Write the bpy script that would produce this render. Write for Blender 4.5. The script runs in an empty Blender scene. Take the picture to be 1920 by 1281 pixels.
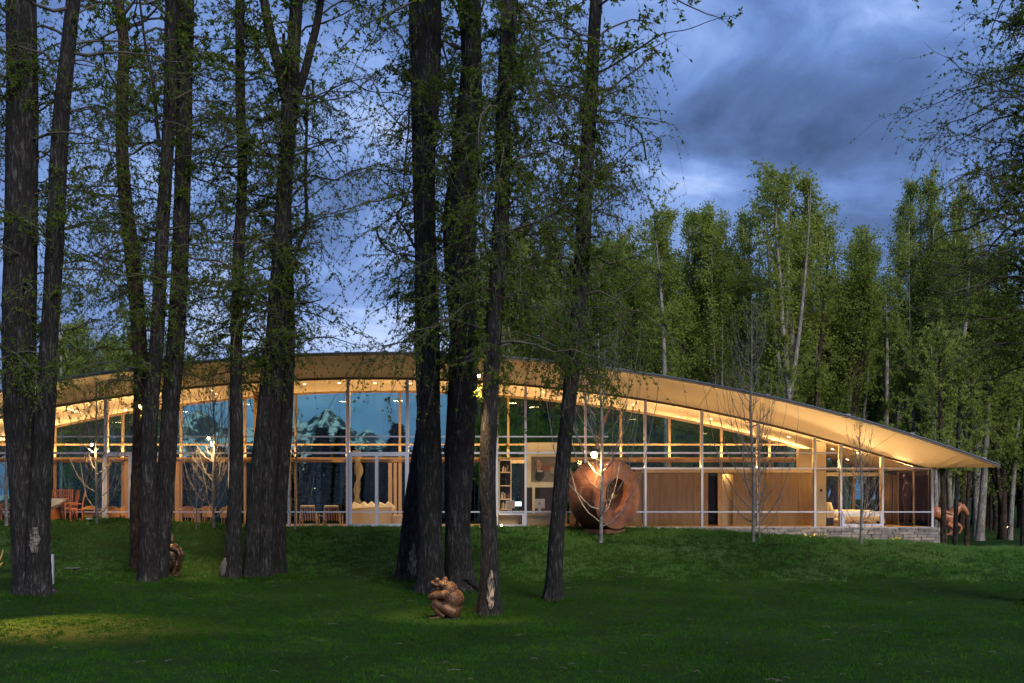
import bpy, math, random
import numpy as np
from mathutils import Vector, Matrix, noise
random.seed(7); rng = np.random.default_rng(7)
S = bpy.context.scene
COL = S.collection
PI = math.pi
# ------------------------------------------------------------------ camera
K = 2060.0; HX, HY = 960.0, 935.0; CZ = 3.05     # focal length in photo pixels, horizon row, eye height
cam = bpy.data.cameras.new('camera'); cam.sensor_width = 36; cam.lens = 36*K/1920
cam.shift_y = (HY-640.5)/1920; cam.clip_end = 12000; cam.clip_start = .1
camo = bpy.data.objects.new('camera', cam); COL.objects.link(camo)
camo.location = (0, 0, CZ); camo.rotation_euler = (PI/2, 0, 0); S.camera = camo
S.view_settings.view_transform = 'Standard'; S.view_settings.look = 'None'
S.view_settings.exposure = 0.8; S.view_settings.gamma = 1; S.view_settings.use_curve_mapping = False
S.cycles.max_bounces = 8; S.cycles.diffuse_bounces = 3; S.cycles.transparent_max_bounces = 24
S.cycles.sample_clamp_indirect = 3.0
def at(px, py, D): return Vector(((px-HX)*D/K, D, CZ+(HY-py)*D/K))
# ------------------------------------------------------------------ sky
W = bpy.data.worlds.new('World'); S.world = W; W.use_nodes = True
nt = W.node_tree; nt.nodes.clear()
def N(nt, t, **kw):
    n = nt.nodes.new(t)
    for k, v in kw.items(): setattr(n, k, v)
    return n
def L(nt, a, b): nt.links.new(a, b)
SUN_EL, SUN_AZ = math.radians(31), math.radians(152)     # azimuth clockwise from +Y: behind the camera, to the right
out = N(nt, 'ShaderNodeOutputWorld'); bg = N(nt, 'ShaderNodeBackground'); L(nt, bg.outputs[0], out.inputs[0])
sky = N(nt, 'ShaderNodeTexSky', sky_type='NISHITA'); sky.sun_disc = False
sky.sun_elevation = math.radians(2); sky.sun_rotation = SUN_AZ
tc = N(nt, 'ShaderNodeTexCoord')
def vdir(px, py):
    v = Vector(((px-HX)/K, 1, (HY-py)/K)); v.normalize(); return v
def ramp(nt, fac, stops):
    r = N(nt, 'ShaderNodeValToRGB'); e = r.color_ramp.elements
    e[0].position, e[0].color = stops[0][0], (*stops[0][1], 1)
    e[1].position, e[1].color = stops[-1][0], (*stops[-1][1], 1)
    for p, c in stops[1:-1]:
        q = e.new(p); q.color = (*c, 1)
    if fac is not None: L(nt, fac, r.inputs[0])
    return r
def mth(nt, op, a, b=None, clamp=False):
    m = N(nt, 'ShaderNodeMath', operation=op); m.use_clamp = clamp
    for i, v in enumerate((a, b)):
        if v is None: continue
        if isinstance(v, (int, float)): m.inputs[i].default_value = v
        else: L(nt, v, m.inputs[i])
    return m.outputs[0]
mp = N(nt, 'ShaderNodeMapping'); mp.inputs['Scale'].default_value = (1, 1, 1.9); mp.inputs['Location'].default_value = (.3, .1, .25)
L(nt, tc.outputs['Generated'], mp.inputs[0])
n1 = N(nt, 'ShaderNodeTexNoise'); n1.inputs['Scale'].default_value = 4.2; n1.inputs['Detail'].default_value = 9; n1.inputs['Roughness'].default_value = .58; n1.inputs['Distortion'].default_value = .7
L(nt, mp.outputs[0], n1.inputs['Vector'])
n2 = N(nt, 'ShaderNodeTexNoise'); n2.inputs['Scale'].default_value = 13; n2.inputs['Detail'].default_value = 8; n2.inputs['Roughness'].default_value = .6
L(nt, mp.outputs[0], n2.inputs['Vector'])
val = mth(nt, 'ADD', mth(nt, 'SUBTRACT', mth(nt, 'MULTIPLY', n1.outputs[0], 1.35), .27), mth(nt, 'MULTIPLY', n2.outputs[0], .30))
# broad lighter and darker cloud banks as they lie in this sky; (px, py, radius px x, y, amount)
for px, py, rx, ry, am in ((1640, 225, 300, 105, -.17), (1330, 60, 330, 110, .17), (1800, 60, 160, 40, -.08), (1560, 340, 260, 55, .05), (1700, 470, 420, 110, -.07), (680, 640, 420, 60, .22),
                           (380, 130, 260, 200, .05), (650, 180, 90, 70, -.05), (680, 235, 130, 60, .10), (640, 420, 230, 60, -.06), (700, 545, 260, 35, -.13), (1290, 220, 130, 70, .02)):
    d = vdir(px, py)
    sub = N(nt, 'ShaderNodeVectorMath', operation='SUBTRACT'); L(nt, tc.outputs['Generated'], sub.inputs[0]); sub.inputs[1].default_value = d
    sc = N(nt, 'ShaderNodeVectorMath', operation='MULTIPLY'); L(nt, sub.outputs[0], sc.inputs[0]); sc.inputs[1].default_value = (K/rx, K/rx, K/ry)
    ln = N(nt, 'ShaderNodeVectorMath', operation='LENGTH'); L(nt, sc.outputs[0], ln.inputs[0])
    # warp the distance with the noise so that no bank has a clean outline
    q = mth(nt, 'ADD', mth(nt, 'MULTIPLY', ln.outputs['Value'], 1), mth(nt, 'MULTIPLY', mth(nt, 'SUBTRACT', n2.outputs[0], .5), 1.5))
    g = mth(nt, 'SUBTRACT', 1.3, q, clamp=True)
    val = mth(nt, 'ADD', val, mth(nt, 'MULTIPLY', mth(nt, 'SMOOTH_MIN', g, 1.0), am))
r = ramp(nt, val, ((.22, (.024, .046, .120)), (.42, (.047, .088, .210)), (.58, (.078, .138, .32)), (.74, (.140, .220, .44)), (.90, (.27, .35, .55))))
mixn = N(nt, 'ShaderNodeMix', data_type='RGBA', blend_type='ADD'); mixn.inputs[0].default_value = 1
scl = N(nt, 'ShaderNodeVectorMath', operation='SCALE'); L(nt, sky.outputs[0], scl.inputs[0]); scl.inputs['Scale'].default_value = .012
L(nt, r.outputs[0], mixn.inputs[6]); L(nt, scl.outputs[0], mixn.inputs[7])
L(nt, mixn.outputs[2], bg.inputs[0]); bg.inputs[1].default_value = 1.1
# ------------------------------------------------------------------ last soft daylight, high behind the camera
sl = bpy.data.lights.new('sun', 'SUN'); sl.energy = 2.1; sl.angle = math.radians(28); sl.color = (1, .96, .86)
so = bpy.data.objects.new('sun', sl); COL.objects.link(so)
sdir = Vector((math.sin(SUN_AZ)*math.cos(SUN_EL), math.cos(SUN_AZ)*math.cos(SUN_EL), math.sin(SUN_EL)))
so.rotation_euler = sdir.to_track_quat('Z', 'Y').to_euler()
WARM = (1, .64, .27)

# ================================================================== helpers
def tag(o, label=None, cat=None, group=None, kind=None):
    if label: o['label'] = label
    if cat: o['category'] = cat
    if group: o['group'] = group
    if kind: o['kind'] = kind
    return o
def wl(p):
    v = Vector((0, 0, 0))
    while p is not None: v += p.location; p = p.parent
    return v
def thing(name, loc, label, cat, group=None):
    o = bpy.data.objects.new(name, None); o.empty_display_size = .3; COL.objects.link(o); o.location = loc
    return tag(o, label, cat, group)
def link(name, me, mat, parent=None, loc=None):
    if mat is not None and not me.materials: me.materials.append(mat)
    o = bpy.data.objects.new(name, me); COL.objects.link(o)
    if parent is not None: o.parent = parent
    if loc is not None: o.location = loc
    return o
def np_mesh(name, V, F, smooth=False):
    """V (n,3); F list of int arrays (m,3) or (m,4)"""
    me = bpy.data.meshes.new(name)
    V = np.ascontiguousarray(V, dtype=np.float32)
    me.vertices.add(len(V)); me.vertices.foreach_set('co', V.ravel())
    F = [np.asarray(f, dtype=np.int32) for f in F if len(f)]
    nl = sum(f.size for f in F); me.loops.add(nl)
    me.loops.foreach_set('vertex_index', np.concatenate([f.ravel() for f in F]))
    npoly = sum(len(f) for f in F); me.polygons.add(npoly)
    tot = np.concatenate([np.full(len(f), f.shape[1], dtype=np.int32) for f in F])
    st = np.zeros(npoly, dtype=np.int32); st[1:] = np.cumsum(tot)[:-1]
    me.polygons.foreach_set('loop_start', st)
    if smooth: me.polygons.foreach_set('use_smooth', np.ones(npoly, dtype=bool))
    me.update(calc_edges=True)
    return me
class MB:
    def __init__(s): s.v = []; s.f = []
    def poly(s, pts):
        n = len(s.v); s.v += [tuple(p) for p in pts]; s.f.append(tuple(range(n, n+len(pts)))); return s
    def hexa(s, p):          # 8 points: bottom 4 counter-clockwise, top 4
        n = len(s.v); s.v += [tuple(q) for q in p]
        s.f += [(n+3, n+2, n+1, n), (n+4, n+5, n+6, n+7), (n, n+1, n+5, n+4), (n+1, n+2, n+6, n+5), (n+2, n+3, n+7, n+6), (n+3, n, n+4, n+7)]
        return s
    def box(s, x0, x1, y0, y1, z0, z1):
        return s.hexa([(x0, y0, z0), (x1, y0, z0), (x1, y1, z0), (x0, y1, z0), (x0, y0, z1), (x1, y0, z1), (x1, y1, z1), (x0, y1, z1)])
    def cbox(s, c, sx, sy, sz, rz=0, rx=0, ry=0):
        M = Matrix.Translation(c) @ Matrix.Rotation(rz, 4, 'Z') @ Matrix.Rotation(ry, 4, 'Y') @ Matrix.Rotation(rx, 4, 'X')
        a, b, d = sx/2, sy/2, sz/2
        return s.hexa([M @ Vector(q) for q in ((-a, -b, -d), (a, -b, -d), (a, b, -d), (-a, b, -d), (-a, -b, d), (a, -b, d), (a, b, d), (-a, b, d))])
    def tube(s, P, R, n=8, caps=True):
        P = [Vector(p) for p in P]
        if not hasattr(R, '__len__'): R = [R]*len(P)
        base = len(s.v); prev = None
        for i, p in enumerate(P):
            t = (P[min(i+1, len(P)-1)]-P[max(i-1, 0)]).normalized()
            u = prev - t*prev.dot(t) if prev is not None else t.orthogonal()
            u.normalize(); prev = u; w = t.cross(u)
            for k in range(n):
                a = 2*PI*k/n; q = p+(u*math.cos(a)+w*math.sin(a))*R[i]; s.v.append(tuple(q))
        for i in range(len(P)-1):
            for k in range(n):
                a = base+i*n+k; b = base+i*n+(k+1) % n
                s.f.append((a, b, b+n, a+n))
        if caps:
            s.f.append(tuple(base+k for k in range(n-1, -1, -1))); s.f.append(tuple(base+(len(P)-1)*n+k for k in range(n)))
        return s
    def ell(s, c, r, n=14, m=9, rot=None):
        c = Vector(c); base = len(s.v); r = (r, r, r) if not hasattr(r, '__len__') else r
        def pt(th, ph):
            q = Vector((r[0]*math.sin(th)*math.cos(ph), r[1]*math.sin(th)*math.sin(ph), r[2]*math.cos(th)))
            if rot is not None: q = rot @ q
            return tuple(c+q)
        s.v.append(pt(0, 0))
        for i in range(1, m):
            for k in range(n): s.v.append(pt(PI*i/m, 2*PI*k/n))
        s.v.append(pt(PI, 0)); last = len(s.v)-1
        for k in range(n):
            s.f.append((base, base+1+k, base+1+(k+1) % n))
            s.f.append((last, last-n+(k+1) % n, last-n+k))
        for i in range(m-2):
            for k in range(n):
                a = base+1+i*n+k; b = base+1+i*n+(k+1) % n
                s.f.append((a, a+n, b+n, b))
        return s
    def mesh(s, name, org=(0, 0, 0), smooth=False):
        me = bpy.data.meshes.new(name); o = Vector(org)
        me.from_pydata([tuple(Vector(v)-o) for v in s.v], [], s.f)
        if smooth:
            for p in me.polygons: p.use_smooth = True
        return me
    def build(s, name, mat, parent=None, org=None, smooth=False, bevel=0, label=None):
        o0 = wl(parent) if parent is not None else Vector(org or (0, 0, 0))
        o = link(name, s.mesh(name, o0, smooth), mat, parent, None if parent is not None else o0)
        if bevel:
            b = o.modifiers.new('bevel', 'BEVEL'); b.width = bevel; b.segments = 2
        if label: o['label'] = label
        return o
def bake(o):
    dg = bpy.context.evaluated_depsgraph_get(); dg.update()
    me = bpy.data.meshes.new_from_object(o.evaluated_get(dg)); o.modifiers.clear()
    old = o.data; o.data = me; me.name = old.name; bpy.data.meshes.remove(old)
    for p in me.polygons: p.use_smooth = True
    return o
def fuse(o, vox, it=4):
    m = o.modifiers.new('r', 'REMESH'); m.mode = 'VOXEL'; m.voxel_size = vox
    m2 = o.modifiers.new('s', 'SMOOTH'); m2.iterations = it; m2.factor = .5
    return bake(o)
def copy_tree(o, parent=None):
    c = o.copy(); COL.objects.link(c); c.parent = parent
    for ch in list(o.children): copy_tree(ch, c)
    return c
# ------------------------------------------------------------------ materials
def material(name, col, rough=.7, metal=0, var=None, vscale=4, stretch=(1, 1, 1), bump=0, bscale=30, spec=.4, detail=6, coat=0):
    m = bpy.data.materials.new(name); m.use_nodes = True; t = m.node_tree; b = t.nodes['Principled BSDF']
    b.inputs['Roughness'].default_value = rough; b.inputs['Metallic'].default_value = metal
    b.inputs['Specular IOR Level'].default_value = spec; b.inputs['Base Color'].default_value = (*col, 1)
    tcn = N(t, 'ShaderNodeTexCoord'); mpn = N(t, 'ShaderNodeMapping'); mpn.inputs['Scale'].default_value = stretch
    L(t, tcn.outputs['Object'], mpn.inputs[0])
    if var is not None:
        n = N(t, 'ShaderNodeTexNoise'); n.inputs['Scale'].default_value = vscale; n.inputs['Detail'].default_value = detail
        L(t, mpn.outputs[0], n.inputs['Vector']); rr = ramp(t, n.outputs[0], ((.3, col), (.7, var))); L(t, rr.outputs[0], b.inputs['Base Color'])
    if bump:
        n = N(t, 'ShaderNodeTexNoise'); n.inputs['Scale'].default_value = bscale; n.inputs['Detail'].default_value = 5
        L(t, mpn.outputs[0], n.inputs['Vector']); bp = N(t, 'ShaderNodeBump'); bp.inputs['Strength'].default_value = bump; bp.inputs['Distance'].default_value = .02
        L(t, n.outputs[0], bp.inputs['Height']); L(t, bp.outputs[0], b.inputs['Normal'])
    return m
def emissive(name, col, st):
    m = bpy.data.materials.new(name); m.use_nodes = True; b = m.node_tree.nodes['Principled BSDF']
    b.inputs['Base Color'].default_value = (*col, 1); b.inputs['Emission Color'].default_value = (*col, 1); b.inputs['Emission Strength'].default_value = st
    return m
def glass(name, tint, refl=1.0):
    m = bpy.data.materials.new(name); m.use_nodes = True; t = m.node_tree; t.nodes.clear()
    o = N(t, 'ShaderNodeOutputMaterial'); mx = N(t, 'ShaderNodeMixShader'); tr = N(t, 'ShaderNodeBsdfTransparent'); gl = N(t, 'ShaderNodeBsdfGlossy')
    tr.inputs[0].default_value = (*tint, 1); gl.inputs['Roughness'].default_value = .01; gl.inputs[0].default_value = (refl, refl, refl, 1)
    fr = N(t, 'ShaderNodeFresnel'); fr.inputs[0].default_value = 1.45
    L(t, fr.outputs[0], mx.inputs[0]); L(t, tr.outputs[0], mx.inputs[1]); L(t, gl.outputs[0], mx.inputs[2]); L(t, mx.outputs[0], o.inputs[0])
    return m
def bark_mat(name, c0, c1, c2, sc=7.0, bumpd=.05):
    m = bpy.data.materials.new(name); m.use_nodes = True; t = m.node_tree; b = t.nodes['Principled BSDF']
    b.inputs['Roughness'].default_value = .92; b.inputs['Specular IOR Level'].default_value = .2
    tcn = N(t, 'ShaderNodeTexCoord'); mpn = N(t, 'ShaderNodeMapping'); mpn.inputs['Scale'].default_value = (1, 1, .19); L(t, tcn.outputs['Object'], mpn.inputs[0])
    n0 = N(t, 'ShaderNodeTexNoise'); n0.inputs['Scale'].default_value = 7; n0.inputs['Detail'].default_value = 3; L(t, mpn.outputs[0], n0.inputs['Vector'])
    ad = N(t, 'ShaderNodeMix', data_type='VECTOR'); ad.inputs[0].default_value = .10
    L(t, mpn.outputs[0], ad.inputs[4]); L(t, n0.outputs['Color'], ad.inputs[5])
    def ridge(scale, det):      # a ridged noise: long furrows that split and rejoin
        n = N(t, 'ShaderNodeTexNoise'); n.inputs['Scale'].default_value = scale; n.inputs['Detail'].default_value = det; n.inputs['Roughness'].default_value = .55
        L(t, ad.outputs[1], n.inputs['Vector']); return mth(t, 'ABSOLUTE', mth(t, 'MULTIPLY', mth(t, 'SUBTRACT', n.outputs[0], .5), 5.0))
    fine = N(t, 'ShaderNodeTexNoise'); fine.inputs['Scale'].default_value = sc*6; fine.inputs['Detail'].default_value = 8; fine.inputs['Roughness'].default_value = .7; L(t, mpn.outputs[0], fine.inputs['Vector'])
    n3 = N(t, 'ShaderNodeTexNoise'); n3.inputs['Scale'].default_value = 1.6; n3.inputs['Detail'].default_value = 6; L(t, tcn.outputs['Object'], n3.inputs['Vector'])
    h = mth(t, 'ADD', mth(t, 'ADD', mth(t, 'MULTIPLY', mth(t, 'MINIMUM', ridge(sc*1.5, 3), .8), .6), mth(t, 'MULTIPLY', mth(t, 'MINIMUM', ridge(sc*3.4, 4), .8), .35)), mth(t, 'MULTIPLY', fine.outputs[0], .35))
    hh = mth(t, 'ADD', h, mth(t, 'MULTIPLY', mth(t, 'SUBTRACT', n3.outputs[0], .5), .6))
    rr = ramp(t, hh, ((.22, c0), (.62, c1), (1.15, c2))); L(t, rr.outputs[0], b.inputs['Base Color'])
    bp = N(t, 'ShaderNodeBump'); bp.inputs['Strength'].default_value = 1; bp.inputs['Distance'].default_value = bumpd
    L(t, h, bp.inputs['Height']); L(t, bp.outputs[0], b.inputs['Normal'])
    return m
def leaf_mat(name, c0, c1, sc=.9, trans=.35):
    m = bpy.data.materials.new(name); m.use_nodes = True; t = m.node_tree; t.nodes.clear()
    o = N(t, 'ShaderNodeOutputMaterial'); mx = N(t, 'ShaderNodeMixShader'); mx.inputs[0].default_value = trans
    d = N(t, 'ShaderNodeBsdfDiffuse'); tr = N(t, 'ShaderNodeBsdfTranslucent')
    tcn = N(t, 'ShaderNodeTexCoord'); n = N(t, 'ShaderNodeTexNoise'); n.inputs['Scale'].default_value = sc; n.inputs['Detail'].default_value = 7; n.inputs['Roughness'].default_value = .75
    L(t, tcn.outputs['Object'], n.inputs['Vector']); rr = ramp(t, n.outputs[0], ((.35, c0), (.65, c1)))
    L(t, rr.outputs[0], d.inputs[0]); L(t, rr.outputs[0], tr.inputs[0]); L(t, d.outputs[0], mx.inputs[1]); L(t, tr.outputs[0], mx.inputs[2]); L(t, mx.outputs[0], o.inputs[0])
    return m
def planks_mat(name, c0, c1, w, rough=.5):
    """vertical wood grain"""
    return material(name, c0, rough, var=c1, vscale=w, stretch=(14, 14, .6), bump=.15, bscale=9)
M = {}
M['bark'] = bark_mat('cottonwood bark', (.008, .007, .007), (.024, .022, .022), (.085, .080, .082))
M['bark2'] = bark_mat('reddish bark', (.014, .009, .007), (.060, .040, .030), (.13, .095, .072))
M['palebark'] = bark_mat('aspen bark', (.08, .07, .06), (.22, .20, .18), (.42, .39, .36), 9, .01)
M['twig'] = material('twig bark', (.035, .028, .025), .9, var=(.09, .075, .065), vscale=3)
M['palewood'] = material('bare wood scar', (.05, .042, .037), .9, var=(.14, .122, .112), vscale=3, stretch=(6, 6, .35), bump=.3, bscale=8)
M['sapling'] = material('young aspen bark', (.075, .070, .066), .85, var=(.21, .20, .19), vscale=5, bump=.3, bscale=30)
M['leaf'] = leaf_mat('cottonwood leaves', (.052, .098, .010), (.13, .18, .026), 1.5, .45)
M['leafb'] = leaf_mat('poplar leaves', (.21, .27, .050), (.33, .38, .095), .5, .55)
M['leafc'] = leaf_mat('poplar leaves darker', (.15, .21, .042), (.25, .31, .07), .5, .55)
M['needle'] = leaf_mat('conifer needles', (.007, .014, .008), (.014, .027, .012), 1, .1)
M['soffit'] = material('painted soffit board', (.62, .47, .33), .75, var=(.68, .53, .38), vscale=.8, bump=.04, bscale=5)
M['ceiling'] = material('warm ceiling boards', (.66, .52, .36), .8, var=(.70, .56, .40), vscale=1.2)
M['fascia'] = material('dark roof fascia', (.10, .065, .040), .5)
M['roofmetal'] = material('grey roof metal', (.16, .17, .19), .45, metal=.5)
M['alu'] = material('pale aluminium frame', (.50, .52, .61), .4, metal=.25)
M['jamb'] = material('oak jamb', (.40, .27, .145), .5, var=(.48, .335, .19), vscale=8, stretch=(3, 3, .5))
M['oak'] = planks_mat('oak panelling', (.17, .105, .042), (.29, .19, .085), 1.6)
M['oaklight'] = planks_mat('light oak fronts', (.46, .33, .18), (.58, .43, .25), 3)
M['wall'] = material('cream plaster wall', (.70, .58, .36), .85, var=(.74, .62, .40), vscale=2)
M['floor'] = material('wood floor', (.40, .24, .10), .35, var=(.48, .30, .14), vscale=6, stretch=(1, 6, 1))
M['glass'] = glass('clear glass', (.95, .97, .97), .35)
M['glassb'] = glass('tinted rear glass', (.62, .82, .75), .5)
M['corten'] = material('rusted steel', (.12, .042, .026), .6, metal=.25, var=(.25, .105, .062), vscale=2.6, bump=.25, bscale=40, detail=9)
M['bronze'] = material('dark bronze', (.05, .032, .02), .35, metal=.8, var=(.09, .055, .03), vscale=8)
M['redwood'] = material('red brown teak', (.30, .085, .030), .55, var=(.40, .13, .05), vscale=9, stretch=(1, 1, .4))
M['cream'] = material('cream upholstery', (.60, .48, .30), .9, var=(.66, .54, .36), vscale=7, bump=.2, bscale=90)
M['linen'] = material('pale bed linen', (.74, .66, .50), .9, var=(.80, .72, .56), vscale=4, bump=.4, bscale=8)
M['rattan'] = material('woven rattan', (.50, .27, .09), .8, var=(.58, .34, .13), vscale=30, bump=.5, bscale=90)
M['dark'] = material('dark lacquer', (.015, .012, .010), .5)
M['screen'] = emissive('lit computer screen', (.55, .80, 1.0), 1.6)
M['lampglow'] = emissive('warm lamp lens', (1, .66, .28), 45)
M['spotglow'] = emissive('warm downlight lens', (1, .78, .45), 9)
M['floodglow'] = emissive('added flood lens', (.5, .35, .15), .25)  # dim lens of the floodlights added for the soffit
M['flower'] = material('yellow flowers', (.80, .62, .03), .8)
def rockface(name, a, b, sc=6): return material(name, a, .9, var=b, vscale=sc, bump=.8, bscale=14)
STONES = [rockface('ledge stone %d' % i, a, b) for i, (a, b) in enumerate((((.17, .15, .14), (.27, .24, .22)), ((.22, .20, .19), (.34, .31, .28)), ((.13, .12, .12), (.21, .19, .18)), ((.25, .21, .18), (.33, .28, .24))))]

# ================================================================== ground
crest_px = np.array([-400, 0, 150, 250, 330, 430, 500, 1100, 1200, 1300, 1500, 1700, 1760, 1800, 2400], float)
crest_py = np.array([974, 973, 973, 975, 979, 985, 988.5, 988.5, 990.5, 993, 1006, 1016, 1021, 1030, 1034], float)
DC = 45.4
crest_x = (crest_px-HX)*DC/K; crest_z = CZ-(crest_py-HY)*DC/K
def sstep(t):
    t = np.clip(t, 0, 1); return t*t*(3-2*t)
def gz(x, y):
    x = np.asarray(x, float); y = np.asarray(y, float)
    c = np.interp(x, crest_x, crest_z)
    f = np.where(y < 28, 0, .048*(np.minimum(y, 38)-28))
    f = f+.035*np.sin(x*.31+1)*np.sin(y*.23)+.02*np.sin(x*.9+y*.6)
    up = sstep((y-37.5)/(DC-37.5)); z = f+(c-f)*(.65*up+.35*np.clip((y-37.5)/(DC-37.5), 0, 1))
    y1 = np.where(x > 18.2, 46.5, 57.5)
    dn = sstep((y-y1)/9); z = z+(.45-z)*dn
    inside = (y > DC+.6) & (y < 57.4) & (x < 18.05)
    z = np.where(inside, np.minimum(z, 1.5), z)
    far = sstep((y-300)/1500); z = z*(1-far)+far*(-2)
    return z
def gzf(x, y): return float(gz(x, y))
def on_ground(px, py, lo=16, hi=46):
    """depth at which the ground is seen at (px, py)"""
    best, bd = lo, 1e9
    for i in range(600):
        D = lo+(hi-lo)*i/599; x = (px-HX)*D/K
        e = abs(HY+(CZ-gzf(x, D))*K/D-py)
        if e < bd: bd, best = e, D
    return best
def grid(xs, ys, zf):
    X, Y = np.meshgrid(xs, ys); Z = zf(X, Y)
    V = np.stack([X.ravel(), Y.ravel(), Z.ravel()], 1); nx, ny = len(xs), len(ys)
    i = (np.arange(ny-1)[:, None]*nx+np.arange(nx-1)[None, :]).ravel()
    return V, np.stack([i, i+1, i+1+nx, i+nx], 1)
def grass_mat(name, a, b, c):
    m = bpy.data.materials.new(name); m.use_nodes = True; t = m.node_tree; bs = t.nodes['Principled BSDF']
    bs.inputs['Roughness'].default_value = .95; bs.inputs['Specular IOR Level'].default_value = .08
    tcn = N(t, 'ShaderNodeTexCoord')
    n1 = N(t, 'ShaderNodeTexNoise'); n1.inputs['Scale'].default_value = .35; n1.inputs['Detail'].default_value = 5; L(t, tcn.outputs['Object'], n1.inputs['Vector'])
    n2 = N(t, 'ShaderNodeTexNoise'); n2.inputs['Scale'].default_value = 9; n2.inputs['Detail'].default_value = 8; n2.inputs['Roughness'].default_value = .7; L(t, tcn.outputs['Object'], n2.inputs['Vector'])
    v = mth(t, 'ADD', mth(t, 'MULTIPLY', n1.outputs[0], .5), mth(t, 'MULTIPLY', n2.outputs[0], .55))
    rr = ramp(t, v, ((.36, a), (.54, b), (.72, c))); L(t, rr.outputs[0], bs.inputs['Base Color'])
    bp = N(t, 'ShaderNodeBump'); bp.inputs['Strength'].default_value = .6; bp.inputs['Distance'].default_value = .04; L(t, n2.outputs[0], bp.inputs['Height']); L(t, bp.outputs[0], bs.inputs['Normal'])
    return m
M['soil'] = grass_mat('lawn soil and thatch', (.006, .018, .002), (.011, .031, .003), (.022, .047, .007))
M['blade'] = grass_mat('grass blades', (.009, .032, .002), (.018, .056, .004), (.045, .092, .013))  # lawn blades coloured darker than the mound's, imitating canopy shade
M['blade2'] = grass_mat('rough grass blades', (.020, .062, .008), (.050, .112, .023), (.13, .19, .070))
xs = np.unique(np.concatenate([np.linspace(-2500, -60, 14), np.linspace(-60, -30, 11), np.linspace(-30, 30, 181), np.linspace(30, 60, 11), np.linspace(60, 2500, 14)]))
ys = np.unique(np.concatenate([np.linspace(-60, 14, 8), np.linspace(14, 70, 225), np.linspace(70, 160, 19), np.linspace(160, 7000, 16)]))
V, F = grid(xs, ys, gz)
tag(link('ground', np_mesh('ground', V, [F], True), M['soil']), kind='structure')
# grass blades: short mown lawn in front, rougher and longer on the mound
def blades(n, y0, y1, h0, h1, w, name, label, spread=.05, per=14, mat='blade'):
    """blades grow in tufts strewn at random; each patch of lawn has its own length"""
    nt_ = n//per; y = y0+(y1-y0)*rng.random(nt_*3); x = (rng.random(nt_*3)-.5)*y
    keep = (rng.random(nt_*3) < y/y1) & ((rng.random(nt_*3) < (y-35)/6+.15*np.sin(x*1.3)+.1*np.sin(x*3.1+y)) | (mat == 'blade')) & ((rng.random(nt_*3) > (y-37)/5) | (mat != 'blade')); x, y = x[keep][:nt_], y[keep][:nt_]
    k = ~((x < 18.2) & (y > DC+.7)); x, y = x[k], y[k]
    th = .55+.9*rng.random(len(x))**2.0; x = np.repeat(x, per); y = np.repeat(y, per); th = np.repeat(th, per); n = len(x)
    x = x+rng.normal(0, spread, n); y = y+rng.normal(0, spread, n)
    z = gz(x, y); a = rng.random(n)*2*PI
    patch = .7+.6*(.5+.5*np.sin(x*1.7+np.sin(y*1.1)*2)*np.sin(y*1.3+x*.4))+.25*np.sin(x*4.3+1.7*np.sin(y*3.1))*np.sin(y*5.1+x)
    h = (h0+(h1-h0)*rng.random(n))*patch*th; la = rng.random(n)*2*PI; le = h*(.2+.8*rng.random(n)); ww = w*(.6+.8*rng.random(n))
    B = np.stack([x, y, z-.01], 1); d = np.stack([np.cos(a), np.sin(a)*.5, 0*a], 1)*ww[:, None]/2
    T = B+np.stack([np.cos(la)*le, np.sin(la)*le, h], 1)
    V = np.empty((n*3, 3)); V[0::3] = B-d; V[1::3] = B+d; V[2::3] = T
    o = link(name, np_mesh(name, V, [np.arange(n*3).reshape(n, 3)]), M[mat]); return tag(o, label, 'grass', kind='stuff')
blades(360000, 17.5, 42, .025, .075, .017, 'grass', 'short mown green grass of the level lawn in front, darkened in colour as if shaded')
blades(230000, 35.2, 50, .05, .14, .02, 'grass', 'longer tufted grass growing over the mound below the house', .075, 18, 'blade2')

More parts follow.
